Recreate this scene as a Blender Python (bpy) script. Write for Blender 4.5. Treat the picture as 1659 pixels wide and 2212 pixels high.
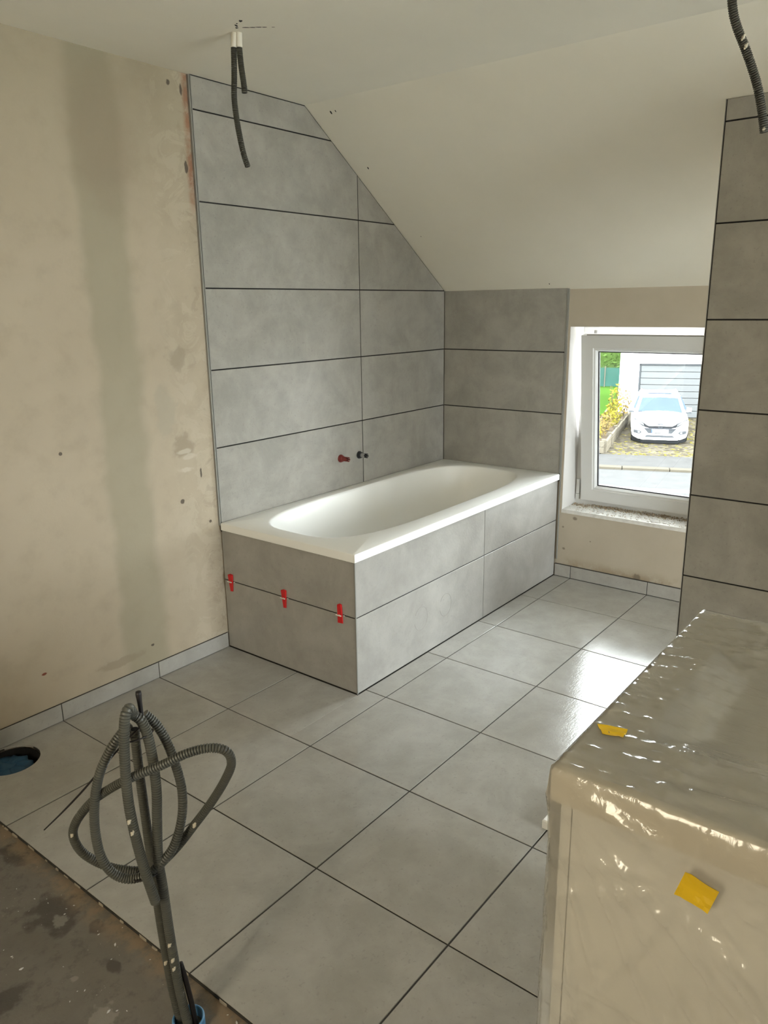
import bpy, math, random
from mathutils import Vector, Matrix, noise
random.seed(7)
scene = bpy.context.scene
COL = scene.collection
for o in list(bpy.data.objects):
    bpy.data.objects.remove(o)

# ------------------------------------------------------------------ camera
CAM = Vector((3.9968, 2.6625, 1.5579))
YAW, PITCH, ROLL, FPX = 0.6675, -0.2631, -0.0139, 1654.57
fwd = Vector((-math.cos(YAW) * math.cos(PITCH), -math.sin(YAW) * math.cos(PITCH), math.sin(PITCH)))
rgt = fwd.cross(Vector((0, 0, 1))).normalized()
upv = rgt.cross(fwd)
r2 = rgt * math.cos(ROLL) + upv * math.sin(ROLL)
u2 = upv * math.cos(ROLL) - rgt * math.sin(ROLL)
cd = bpy.data.cameras.new('camera')
cd.sensor_fit = 'HORIZONTAL'
cd.sensor_width = 36.0
cd.lens = 36.0 * FPX / 1659.0
cd.clip_start = 0.02
cam = bpy.data.objects.new('camera', cd)
m = Matrix((r2, u2, -fwd)).transposed().to_4x4()
m.translation = CAM
cam.matrix_world = m
COL.objects.link(cam)
scene.camera = cam

# ------------------------------------------------------------------ world, daylight, exposure
w = bpy.data.worlds.new('overcast_sky')
scene.world = w
w.use_nodes = True
bg = w.node_tree.nodes['Background']
bg.inputs['Color'].default_value = (0.94, 0.975, 1.0, 1)
bg.inputs['Strength'].default_value = 1.0


def portal(name, loc, ry, hz, wy):
    l = bpy.data.lights.new(name, 'AREA')
    l.shape = 'RECTANGLE'
    l.size, l.size_y = hz, wy
    l.cycles.is_portal = True
    o = bpy.data.objects.new(name, l)
    o.location = loc
    o.rotation_euler = {'front': (0, -math.pi / 2, 0), 'rear': (0, math.pi / 2, 0), 'side': (-math.pi / 2, 0, 0)}[ry]
    if ry == 'side':
        l.size, l.size_y = wy, hz
    COL.objects.link(o)


portal('window_portal', (-0.30, 1.2275, 0.92), 'front', 1.06, 0.84)
portal('added_rear_window_portal', (5.66, 1.9, 1.45), 'rear', 1.5, 0.68)  # sampling aid for the window added behind the camera
portal('added_side_window_portal', (1.85, 6.08, 1.2), 'side', 2.2, 1.9)  # sampling aid for the window added at the far right

vs = scene.view_settings
vs.view_transform = 'Standard'
vs.look = 'None'
vs.gamma = 1.0
vs.use_curve_mapping = False
vs.exposure = 4.8
scene.cycles.use_denoising = True
scene.cycles.max_bounces = 14
scene.cycles.diffuse_bounces = 8
scene.cycles.transparent_max_bounces = 16

# ------------------------------------------------------------------ material helpers


class NT:
    def __init__(s, name):
        s.m = bpy.data.materials.new(name)
        s.m.use_nodes = True
        s.t = s.m.node_tree
        s.t.nodes.clear()
        s.out = s.t.nodes.new('ShaderNodeOutputMaterial')
        s._co = None

    def n(s, typ, ins=None, **props):
        nd = s.t.nodes.new('ShaderNode' + typ)
        for k, v in props.items():
            setattr(nd, k, v)
        for k, v in (ins or {}).items():
            sock = nd.inputs[k]
            if isinstance(v, bpy.types.NodeSocket):
                s.t.links.new(v, sock)
            else:
                if isinstance(v, (tuple, list)) and len(v) == 3 and sock.type == 'RGBA':
                    v = (*v, 1)
                sock.default_value = v
        return nd

    def co(s):
        if s._co is None:
            s._co = s.n('TexCoord').outputs['Object']
        return s._co

    def rco(s, k=37.0):          # object coordinates shifted by a different amount on every object
        r = s.n('ObjectInfo').outputs['Random']
        v = s.n('VectorMath', {0: (k, k * .7, k * .43), 'Scale': r}, operation='SCALE').outputs[0]
        return s.n('VectorMath', {0: s.co(), 1: v}, operation='ADD').outputs[0]

    def scaled(s, v, sc):
        return s.n('VectorMath', {0: v, 1: sc}, operation='MULTIPLY').outputs[0]

    def noise(s, scale, detail=4, rough=.55, vec=None, dist=0.0):
        return s.n('TexNoise', {'Vector': vec or s.co(), 'Scale': scale, 'Detail': detail, 'Roughness': rough, 'Distortion': dist}).outputs['Fac']

    def ramp(s, v, lo, hi, a=0.0, b=1.0, smooth=True):
        return s.n('MapRange', {'Value': v, 1: lo, 2: hi, 3: a, 4: b}, interpolation_type='SMOOTHSTEP' if smooth else 'LINEAR', clamp=True).outputs[0]

    def mix(s, f, a, b, mode='MIX'):
        nd = s.n('Mix', data_type='RGBA', blend_type=mode)
        for i, v in ((0, f), (6, a), (7, b)):
            if isinstance(v, bpy.types.NodeSocket):
                s.t.links.new(v, nd.inputs[i])
            else:
                nd.inputs[i].default_value = (*v, 1) if isinstance(v, (tuple, list)) else v
        return nd.outputs[2]

    def math(s, op, a, b=0.0):
        return s.n('Math', {0: a, 1: b}, operation=op).outputs[0]

    def xyz(s, v=None):
        nd = s.n('SeparateXYZ', {0: v or s.co()})
        return nd.outputs

    def spot(s, c, r, wob=0.0, wscale=12, soft=.3):      # soft-edged ellipse mask around c with radii r
        v = s.n('VectorMath', {0: s.co(), 1: c}, operation='SUBTRACT').outputs[0]
        v = s.scaled(v, tuple(1.0 / q if q else 0.0 for q in r))
        d = s.n('VectorMath', {0: v}, operation='LENGTH').outputs['Value']
        if wob:
            d = s.math('ADD', d, s.math('MULTIPLY', s.math('SUBTRACT', s.noise(wscale, 3), .5), wob))
        return s.ramp(d, 1.0 - soft, 1.0 + soft, 1.0, 0.0)

    def bump(s, h, strength=.2, dist=.01, normal=None):
        ins = {'Height': h, 'Strength': strength, 'Distance': dist}
        if normal:
            ins['Normal'] = normal
        return s.n('Bump', ins).outputs[0]

    def pbr(s, color, rough=.5, normal=None, metallic=0.0, spec=.5, **kw):
        ins = {'Base Color': color, 'Roughness': rough, 'Metallic': metallic, 'Specular IOR Level': spec}
        if normal is not None:
            ins['Normal'] = normal
        ins.update(kw)
        b = s.n('BsdfPrincipled', ins)
        s.t.links.new(b.outputs[0], s.out.inputs[0])
        return s.m

    def surface(s, sock):
        s.t.links.new(sock, s.out.inputs[0])
        return s.m


def plain(name, color, rough=.5, var=.12, scale=20, metallic=0.0, bump=0.0, spec=.5):
    t = NT(name)
    n1 = t.noise(scale, 4)
    c = t.mix(n1, tuple(q * (1 - var) for q in color), tuple(min(1, q * (1 + var)) for q in color))
    nm = t.bump(t.noise(scale * 6, 3), bump, .002) if bump else None
    return t.pbr(c, rough, nm, metallic, spec)


def tile_mat(name, c0, c1, rough, streak, grain, bump_s, spec=.5):
    t = NT(name)
    v = t.rco()
    big = t.noise(4.5, 8, .68, v, .5)
    mid = t.noise(11, 5, .6, v, .2)
    f = t.math('ADD', t.math('MULTIPLY', big, .65), t.math('MULTIPLY', mid, .35))
    c = t.mix(t.ramp(f, .30, .70), c0, c1)
    spk = t.ramp(t.noise(95, 2, .5, v), .62, .72)
    c = t.mix(t.math('MULTIPLY', spk, .22), c, tuple(q * .6 for q in c0))
    h1 = t.noise(1.0, 4, .6, t.scaled(v, streak))
    h2 = t.noise(grain, 3, .6, v)
    h = t.math('ADD', t.math('MULTIPLY', h1, .6), t.math('MULTIPLY', h2, .4))
    nm = t.bump(h, bump_s, .004)
    ro = t.ramp(mid, .3, .7, rough * .8, rough * 1.25, False)
    return t.pbr(c, ro, nm, 0, spec)


M = {}
M['floor_tile'] = tile_mat('floor_tile_ceramic', (.325, .314, .290), (.415, .405, .380), .13, (22, 150, 22), 170, .15, .5)
M['wall_tile'] = tile_mat('wall_tile_ceramic', (.275, .265, .240), (.385, .370, .335), .36, (9, 9, 170), 120, .16, .45)
M['panel_tile'] = tile_mat('panel_tile_ceramic', (.31, .30, .28), (.415, .404, .38), .42, (60, 60, 60), 90, .22, .45)
M['grout'] = plain('grout_charcoal', (.028, .025, .022), .85, .3, 60)
M['joint'] = plain('joint_black', (.010, .009, .008), .9, .3, 60)
M['floor_grout'] = plain('floor_grout_grey', (.035, .031, .026), .8, .3, 50)
M['trim'] = plain('trim_aluminium', (.30, .30, .28), .45, .05, 30, .3)
M['ceiling'] = plain('ceiling_paint', (.77, .74, .655), .75, .035, 5, bump=.05)
M['white_paint'] = plain('reveal_paint', (.58, .565, .545), .6, .04, 8, bump=.05)
M['pvc'] = plain('white_pvc', (.60, .605, .60), .4, .02, 10)
M['gasket'] = plain('rubber_gasket', (.02, .02, .025), .5, .1, 30)
M['enamel'] = plain('tub_enamel', (.90, .905, .89), .32, .015, 4, spec=.35)
M['white_lacquer'] = plain('white_lacquer', (.74, .725, .69), .35, .02, 6)
M['counter'] = plain('basin_ceramic', (.62, .57, .48), .3, .04, 6)
M['conduit'] = None
M['red_plastic'] = plain('red_plastic', (.62, .012, .014), .4, .06, 40)
M['clear_clip'] = plain('clip_white', (.75, .72, .66), .4, .05, 40)
M['pipe_red'] = plain('pipe_red', (.20, .030, .025), .35, .3, 60, .2)
M['pipe_black'] = plain('pipe_black', (.030, .032, .036), .3, .2, 60, .3)
M['chrome'] = plain('steel', (.55, .55, .55), .25, .05, 50, 1.0)
M['hollow'] = plain('hollow_dark', (.008, .007, .007), .9, .2, 30)
M['blue_dark'] = plain('blue_foil', (.018, .075, .15), .5, .3, 25)
M['blue'] = plain('blue_plastic', (.09, .26, .48), .45, .15, 25)
M['black'] = plain('black_plastic', (.010, .007, .007), .5, .2, 60)
M['tape'] = plain('yellow_tape', (.78, .50, .015), .4, .06, 30, bump=.1)
M['chips'] = plain('mortar_chips', (.36, .31, .24), .9, .35, 60)
M['rubble'] = plain('sill_rubble', (.34, .27, .19), .9, .6, 90)
M['sill'] = plain('sill_plaster', (.66, .65, .62), .9, .25, 35, bump=.6)
M['dab'] = plain('dried_plaster', (.55, .50, .40), .9, .2, 80)
M['pencil'] = plain('pencil_line', (.30, .285, .26), .7, .1, 30)

# corrugated conduit with dabs of dried plaster
t = NT('grey_conduit')
v = t.rco()
dab = t.ramp(t.noise(24, 2, .5, v), .735, .75)
c = t.mix(t.noise(18, 3, .5, v), (.060, .060, .049), (.100, .098, .080))
c = t.mix(dab, c, (.62, .57, .45))
M['conduit'] = t.pbr(c, .45)
t = NT('dark_conduit')
v = t.rco()
dab = t.ramp(t.noise(30, 2, .5, v), .73, .745)
c = t.mix(t.noise(18, 3, .5, v), (.040, .040, .030), (.075, .074, .058))
c = t.mix(dab, c, (.6, .55, .44))
M['conduit_dark'] = t.pbr(c, .5)

# bare plaster of the long wall
t = NT('plaster_left')
X, _, Zc = t.xyz()
big = t.noise(2.2, 5, .6)
fine = t.noise(9, 5, .6)
c = t.mix(big, (.385, .322, .238), (.475, .412, .318))
c = t.mix(t.math('MULTIPLY', t.ramp(fine, .45, .75), .35), c, (.32, .27, .195))
wob = t.math('MULTIPLY', t.math('SUBTRACT', t.noise(4, 3), .5), .10)
xb = t.math('ADD', X, wob)
band = t.math('MULTIPLY', t.ramp(xb, 2.13, 2.19), t.ramp(xb, 2.33, 2.38, 1, 0))
c = t.mix(t.math('MULTIPLY', band, .55), c, (.285, .262, .185))
brown = t.spot((2.24, 0, 2.18), (.13, 0, .22), .8, 6, .5)
c = t.mix(t.math('MULTIPLY', brown, .55), c, (.27, .20, .14))
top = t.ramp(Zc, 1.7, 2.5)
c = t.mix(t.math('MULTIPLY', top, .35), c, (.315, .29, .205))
rust = t.math('MULTIPLY', t.math('MULTIPLY', t.ramp(X, 1.838, 1.862, 1, 0), t.ramp(Zc, 1.85, 2.05)), t.ramp(t.noise(14, 4), .3, .55))
c = t.mix(t.math('MULTIPLY', rust, .8), c, (.30, .13, .07))
edge = t.math('MULTIPLY', t.ramp(X, 1.93, 2.10, 1, 0), t.ramp(t.noise(7, 5, .7, None, 1.2), .50, .56))
c = t.mix(t.math('MULTIPLY', edge, .3), c, (.52, .465, .37))
edge2 = t.math('MULTIPLY', t.ramp(X, 1.86, 1.95, 1, 0), t.ramp(t.noise(11, 5, .7, None, 1.5), .54, .60))
c = t.mix(t.math('MULTIPLY', edge2, .3), c, (.28, .23, .165))
for (sx, sz, rx, rz, col) in ((1.985, .988, .05, .05, (0.281, 0.232, 0.167)), (1.975, 1.365, .05, .045, (0.304, 0.258, 0.190)),
                              (1.96, .94, .035, .012, (0.547, 0.502, 0.418)), (1.985, .965, .03, .010, (0.547, 0.502, 0.418)), (1.975, .885, .03, .012, (0.562, 0.517, 0.433)),
                              (2.40, .142, .11, .018, (0.289, 0.243, 0.175)), (2.06, 1.15, .05, .09, (0.380, 0.342, 0.266))):
    c = t.mix(t.math('MULTIPLY', t.spot((sx, 0, sz), (rx, 0, rz), 2.4, 20, .3), .6), c, col)
for (sx, sz, rx, rz) in ((1.857, 2.104, .008, .022), (1.914, 2.402, .009, .011), (1.856, 2.388, .006, .022), (2.009, .752, .010, .009), (2.228, .159, .010, .006),
                         (2.537, 1.044, .007, .007), (1.868, .63, .007, .007), (1.90, .86, .005, .020)):
    c = t.mix(t.math('MULTIPLY', t.spot((sx, 0, sz), (rx, 0, rz), 1.4, 45, .2), .9), c, (0.076, 0.061, 0.046))
c = t.mix(t.spot((2.71, 0, .218), (.010, 0, .005), .8, 60, .3), c, (0.190, 0.053, 0.030))
nm = t.bump(t.noise(30, 5, .7), .25, .003)
M['plaster_left'] = t.pbr(c, .85, nm)

t = NT('plaster_window')
c = t.mix(t.noise(4, 5, .6), (.39, .34, .265), (.50, .45, .365))
Zc = t.xyz()[2]
c = t.mix(t.math('MULTIPLY', t.ramp(Zc, .07, .14, 1, 0), t.ramp(t.noise(9, 5, .7), .35, .6)), c, (.34, .275, .19))
for (sy, sz, r_) in ((.83, .30, .006), (.84, .17, .008), (1.0, .24, .004), (.90, .36, .012), (1.28, .085, .02)):
    c = t.mix(t.math('MULTIPLY', t.spot((0, sy, sz), (0, r_, r_ * .8), 1.2, 60, .4), .7), c, (.14, .11, .08))
M['plaster_window'] = t.pbr(c, .85, t.bump(t.noise(40, 4, .7), .25, .003))
M['plaster_plain'] = plain('plaster_plain', (.56, .49, .385), .85, .12, 3, bump=.1)

# dirty screed
t = NT('dirty_screed')
c = t.mix(t.noise(6, 6, .65), (.105, .092, .072), (.205, .185, .155))
c = t.mix(t.math('MULTIPLY', t.ramp(t.noise(30, 4, .7), .5, .7), .5), c, (.085, .075, .06))
for (sx, sy, rx, ry) in ((3.145, .59, .055, .06), (3.20, .895, .06, .075), (3.165, 1.03, .018, .03), (3.42, 1.06, .05, .03), (3.21, 1.17, .014, .03), (3.30, .62, .04, .03)):
    c = t.mix(t.math('MULTIPLY', t.spot((sx, sy, 0), (rx, ry, 0), 2.2, 22, .25), .75), c, (.060, .051, .040))
for (sx, sy, rx) in ((3.305, 1.275, .032), (3.215, .93, .02), (3.29, 1.13, .010), (3.38, 1.30, .02)):
    c = t.mix(t.math('MULTIPLY', t.spot((sx, sy, 0), (rx, rx, 0), 2.4, 40, .2), .5), c, (.30, .275, .235))
brn = t.math('MULTIPLY', t.ramp(t.xyz()[0], 3.13, 3.20, 1, 0), t.ramp(t.noise(13, 5, .7), .38, .6))
c = t.mix(t.math('MULTIPLY', brn, .8), c, (.26, .19, .12))
c = t.mix(t.ramp(t.noise(160, 1), .78, .80), c, (.4, .37, .32))
M['screed'] = t.pbr(c, .9, t.bump(t.noise(60, 5, .7), .5, .004))

# window glass: clear pane with real fresnel reflection
t = NT('window_glass')
fr = t.n('Fresnel', {'IOR': 1.5}).outputs[0]
tr = t.n('BsdfTransparent', {'Color': (.94, .96, .95)}).outputs[0]
gl = t.n('BsdfGlossy', {'Color': (1, 1, 1), 'Roughness': .02}).outputs[0]
M['glass'] = t.surface(t.n('MixShader', {0: fr, 1: tr, 2: gl}).outputs[0])
t = NT('added_warm_glass')  # tint put into the added rear window to warm its daylight
fr = t.n('Fresnel', {'IOR': 1.5}).outputs[0]
tr = t.n('BsdfTransparent', {'Color': (1.0, .92, .78)}).outputs[0]
gl = t.n('BsdfGlossy', {'Color': (1, 1, 1), 'Roughness': .02}).outputs[0]
M['warm_tint_glass'] = t.surface(t.n('MixShader', {0: fr, 1: tr, 2: gl}).outputs[0])

# thin wrinkled polythene
t = NT('dust_sheet_polythene')
v = t.co()
w1 = t.n('TexNoise', {'Vector': t.scaled(v, (34, 13, 20)), 'Scale': 1.0, 'Detail': 3, 'Distortion': 1.6}, noise_type='RIDGED_MULTIFRACTAL').outputs[0]
w2 = t.noise(26, 3, .5, None, 2.0)
nm = t.bump(t.math('ADD', t.math('MULTIPLY', w1, .5), t.math('MULTIPLY', w2, .6)), .20, .010)
body = t.n('MixShader', {0: .5, 1: t.n('BsdfDiffuse', {'Color': (.82, .79, .72), 'Normal': nm}).outputs[0], 2: t.n('BsdfTranslucent', {'Color': (.82, .79, .72), 'Normal': nm}).outputs[0]}).outputs[0]
film = t.n('MixShader', {0: .40, 1: t.n('BsdfTransparent', {'Color': (.95, .94, .91)}).outputs[0], 2: body}).outputs[0]
gls = t.n('BsdfGlossy', {'Color': (1, 1, 1), 'Roughness': .14, 'Normal': nm}).outputs[0]
fr = t.math('ADD', t.math('MULTIPLY', t.n('Fresnel', {'IOR': 1.5, 'Normal': nm}).outputs[0], 1.0), .01)
M['polythene'] = t.surface(t.n('MixShader', {0: fr, 1: film, 2: gls}).outputs[0])

# outdoors
M['asphalt'] = plain('asphalt_worn', (.043, .043, .043), .9, .2, 3, spec=0.0)
M['pavement'] = plain('pavement_tarmac', (.036, .0355, .035), .9, .25, 2.5, spec=0.0)
M['bounce_paving'] = plain('bounce_pale', (.60, .585, .54), .9, .08, 2, spec=0.0)  # kept pale so the added ground slabs throw daylight up indoors
M['kerb'] = plain('kerb_stone', (.052, .046, .036), .9, .15, 6, spec=0.0)
M['road_paint'] = plain('road_paint', (.15, .15, .15), .8, .1, 8, spec=0.0)
M['house_white'] = plain('house_render', (.78, .78, .78), .9, .03, 3, spec=0.0)
M['door_grey'] = plain('garage_door_grey', (.074, .077, .079), .6, .04, 8, spec=0.0)
M['timber'] = plain('weathered_timber', (.072, .063, .048), .85, .25, 12, spec=0.0)
M['soil'] = plain('soil', (.045, .035, .025), .95, .3, 15, spec=0.0)
t = NT('gravel_drive')
g1 = t.n('TexVoronoi', {'Vector': t.co(), 'Scale': 7.0}).outputs['Color']
gv = t.n('SeparateColor', {0: g1}).outputs[0]
c = t.mix(gv, (.022, .019, .014), (.050, .044, .034))
c = t.mix(t.ramp(t.noise(5, 3), .58, .66), c, (.10, .083, .038))
M['gravel'] = t.pbr(c, .9, spec=0.0)
t = NT('lawn_grass')
c = t.mix(t.noise(2.5, 5), (.014, .034, .005), (.024, .052, .008))
M['lawn'] = t.pbr(c, .9, spec=0.0)
M['net'] = plain('green_net', (.016, .046, .037), .8, .25, 2, spec=0.0)
M['leaf_hedge'] = plain('leaf_hedge', (.032, .056, .014), .6, .7, 6, spec=0.0)
M['leaf_yellow'] = plain('leaf_yellow', (.090, .078, .010), .6, .35, 5, spec=0.0)
M['leaf_orange'] = plain('leaf_orange', (.085, .062, .022), .6, .35, 5, spec=0.0)
M['leaf_grey'] = plain('leaf_grey', (.034, .038, .034), .7, .35, 5, spec=0.0)
M['leaf_red'] = plain('leaf_red', (.12, .016, .02), .6, .3, 5, spec=0.0)
M['bark'] = plain('bark', (.06, .045, .03), .9, .3, 20, spec=0.0)
M['car_white'] = plain('car_white', (.80, .80, .80), .2, .01, 3)
M['car_glass'] = plain('car_glass', (.018, .029, .050), .3, .2, 2, spec=.05)
M['car_dark'] = plain('car_dark_trim', (.014, .015, .017), .5, .1, 20, spec=.02)
M['car_grey'] = plain('car_grey_trim', (.036, .039, .043), .35, .1, 20, spec=.02)
M['car_lamp'] = plain('car_lamp', (.14, .145, .155), .12, .1, 20, spec=.02)
M['car_chrome'] = plain('car_chrome', (.045, .048, .056), .5, .05, 20, spec=.05)
M['tyre'] = plain('tyre', (.015, .015, .015), .8, .2, 20, spec=.02)
M['plate'] = plain('plate_white', (.45, .45, .44), .5, .02, 10, spec=.02)
M['plate_blue'] = plain('plate_blue', (.04, .07, .25), .5, .05, 10, spec=.02)
M['plate_red'] = plain('plate_red', (.45, .12, .11), .5, .05, 10, spec=.02)

# ------------------------------------------------------------------ geometry helpers


class MB:
    def __init__(s):
        s.v, s.f = [], []

    def face(s, pts):
        b = len(s.v)
        s.v += [tuple(p) for p in pts]
        s.f.append(tuple(range(b, b + len(pts))))
        return s

    def box(s, x0, x1, y0, y1, z0, z1):
        b = len(s.v)
        s.v += [(x0, y0, z0), (x1, y0, z0), (x1, y1, z0), (x0, y1, z0), (x0, y0, z1), (x1, y0, z1), (x1, y1, z1), (x0, y1, z1)]
        s.f += [tuple(b + i for i in q) for q in ((3, 2, 1, 0), (4, 5, 6, 7), (0, 1, 5, 4), (1, 2, 6, 5), (2, 3, 7, 6), (3, 0, 4, 7))]
        return s

    def rings(s, rings, cap0=True, cap1=True, closed=True):
        b = len(s.v)
        n = len(rings[0])
        for r in rings:
            s.v += [tuple(p) for p in r]
        for i in range(len(rings) - 1):
            for j in range(n if closed else n - 1):
                k = (j + 1) % n
                s.f.append((b + i * n + j, b + i * n + k, b + (i + 1) * n + k, b + (i + 1) * n + j))
        if cap0:
            s.f.append(tuple(b + j for j in reversed(range(n))))
        if cap1:
            e = b + (len(rings) - 1) * n
            s.f.append(tuple(e + j for j in range(n)))
        return s

    def lathe(s, prof, n=20, axis='z', o=(0, 0, 0), cap0=True, cap1=True):
        rs = []
        for r, h in prof:
            ring = []
            for j in range(n):
                a = 2 * math.pi * j / n
                p, q = r * math.cos(a), r * math.sin(a)
                if axis == 'z':
                    ring.append((o[0] + p, o[1] + q, o[2] + h))
                elif axis == 'y':
                    ring.append((o[0] + q, o[1] + h, o[2] + p))
                else:
                    ring.append((o[0] + h, o[1] + p, o[2] + q))
            rs.append(ring)
        return s.rings(rs, cap0, cap1)

    def prism(s, poly, o, ea, eb, en, t, ch=.0012):
        o, ea, eb, en = Vector(o), Vector(ea), Vector(eb), Vector(en)
        h = ea.cross(eb).dot(en)
        A = sum(poly[i][0] * poly[(i + 1) % len(poly)][1] - poly[(i + 1) % len(poly)][0] * poly[i][1] for i in range(len(poly)))
        if A < 0:
            poly = poly[::-1]
        P3 = lambda q, n: o + ea * q[0] + eb * q[1] + en * n
        ins = inset(poly, ch)
        rs = [[P3(q, 0) for q in poly], [P3(q, t - ch) for q in poly], [P3(q, t) for q in ins]]
        if h < 0:
            rs = [r[::-1] for r in rs]
        return s.rings(rs)

    def tube(s, path, rad, n=10, cap=True):
        path = [Vector(p) for p in path]
        rs = []
        up = Vector((0.31, 0.95, 0.02)).normalized()
        for i, p in enumerate(path):
            tg = (path[min(i + 1, len(path) - 1)] - path[max(i - 1, 0)]).normalized()
            a = up - tg * up.dot(tg)
            if a.length < 1e-4:
                a = tg.orthogonal()
            a.normalize()
            up = a
            b = tg.cross(a)
            r = rad[i] if isinstance(rad, (list, tuple)) else rad
            rs.append([p + (a * math.cos(2 * math.pi * j / n) + b * math.sin(2 * math.pi * j / n)) * r for j in range(n)])
        return s.rings(rs, cap, cap)

    def mesh(s, name, smooth=False):
        me = bpy.data.meshes.new(name)
        me.from_pydata(s.v, [], s.f)
        me.validate()
        me.update()
        if smooth:
            for p in me.polygons:
                p.use_smooth = True
        return me

    def build(s, name, mat, parent=None, loc=(0, 0, 0), rz=0.0, smooth=False, auto=None):
        me = s.mesh(name, smooth)
        me.materials.append(mat)
        if auto:
            for p in me.polygons:
                p.use_smooth = True
            me.set_sharp_from_angle(angle=math.radians(auto))
        o = bpy.data.objects.new(name, me)
        o.location = loc
        o.rotation_euler = (0, 0, rz)
        o.parent = parent
        COL.objects.link(o)
        return o


def inset(poly, d):
    n = len(poly)
    out = []
    for i in range(n):
        p0, p1, p2 = Vector(poly[i - 1]), Vector(poly[i]), Vector(poly[(i + 1) % n])
        e1, e2 = (p1 - p0).normalized(), (p2 - p1).normalized()
        n1, n2 = Vector((-e1.y, e1.x)), Vector((-e2.y, e2.x))
        k = 1 + n1.dot(n2)
        out.append(tuple(p1 + (n1 + n2) * (d / max(k, .2))))
    return out


def clip(poly, a, b, c):        # keep a*x+b*y<=c
    out = []
    for i in range(len(poly)):
        p, q = poly[i], poly[(i + 1) % len(poly)]
        dp, dq = a * p[0] + b * p[1] - c, a * q[0] + b * q[1] - c
        if dp <= 0:
            out.append(p)
        if dp * dq < 0:
            s = dp / (dp - dq)
            out.append((p[0] + (q[0] - p[0]) * s, p[1] + (q[1] - p[1]) * s))
    return out


def spline(pts, step):
    P = [Vector(p) for p in pts]
    P = [P[0] * 2 - P[1]] + P + [P[-1] * 2 - P[-2]]
    dense = []
    for i in range(1, len(P) - 2):
        for k in range(24):
            u = k / 24
            a, b, c, d = P[i - 1:i + 3]
            dense.append(.5 * ((2 * b) + (c - a) * u + (2 * a - 5 * b + 4 * c - d) * u * u + (3 * b - a - 3 * c + d) * u ** 3))
    dense.append(P[-2])
    out, acc = [dense[0]], 0.0
    for i in range(1, len(dense)):
        seg = (dense[i] - dense[i - 1]).length
        while acc + seg >= step:
            f = (step - acc) / seg
            q = dense[i - 1].lerp(dense[i], f)
            out.append(q)
            dense[i - 1] = q
            seg = (dense[i] - q).length
            acc = 0.0
        acc += seg
    return out


def corrugated(pts, R, pitch=.0056, n=12):
    path = spline(pts, pitch / 4)
    rad = [R if (i % 4) in (0, 1, 2) else R - .0024 for i in range(len(path))]
    return MB().tube(path, rad, n)


def tag(o, label, cat, kind=None, group=None):
    o['label'] = label
    o['category'] = cat
    if kind:
        o['kind'] = kind
    if group:
        o['group'] = group
    return o


def empty(name, loc=(0, 0, 0), rz=0.0):
    o = bpy.data.objects.new(name, None)
    o.location = loc
    o.rotation_euler = (0, 0, rz)
    o.empty_display_size = .05
    COL.objects.link(o)
    return o


_tilecache = {}


def tile(name, poly, o, ea, eb, en, t, mat, parent, ch=.0012):
    ca = sum(q[0] for q in poly) / len(poly)
    cb = sum(q[1] for q in poly) / len(poly)
    rel = [(q[0] - ca, q[1] - cb) for q in poly]
    key = (name, tuple((round(a, 4), round(b, 4)) for a, b in rel), tuple(en), t, mat.name)
    me = _tilecache.get(key)
    if me is None:
        me = MB().prism(rel, (0, 0, 0), ea, eb, en, t, ch).mesh(name)
        me.materials.append(mat)
        _tilecache[key] = me
    ob = bpy.data.objects.new(name, me)
    ob.location = Vector(o) + Vector(ea) * ca + Vector(eb) * cb
    ob.parent = parent
    COL.objects.link(ob)
    return ob


def rect(a0, a1, b0, b1):
    return [(a0, b0), (a1, b0), (a1, b1), (a0, b1)]


EX, EY, EZ = (1, 0, 0), (0, 1, 0), (0, 0, 1)

# ------------------------------------------------------------------ measures of the room
L, W = 1.8146, .7901            # bathtub length and width
ZT, ZR, ZTJ = .6149, .5771, .3376
ZC, XF, ZS = 2.4492, 1.1628, 1.6389      # ceiling, fold of the slope, foot of the slope
SL = (ZC - ZS) / XF
XR, YR = 5.6, 6.0               # rear wall, right wall
XP, YP = .879, 1.775            # face and free edge of the partition
T, GAP = .452, .0046
Y0, XA = .8951, .4046
XE = XA + 6 * T                 # where the tiling stops
slope_z = lambda x: ZS + SL * x

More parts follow.
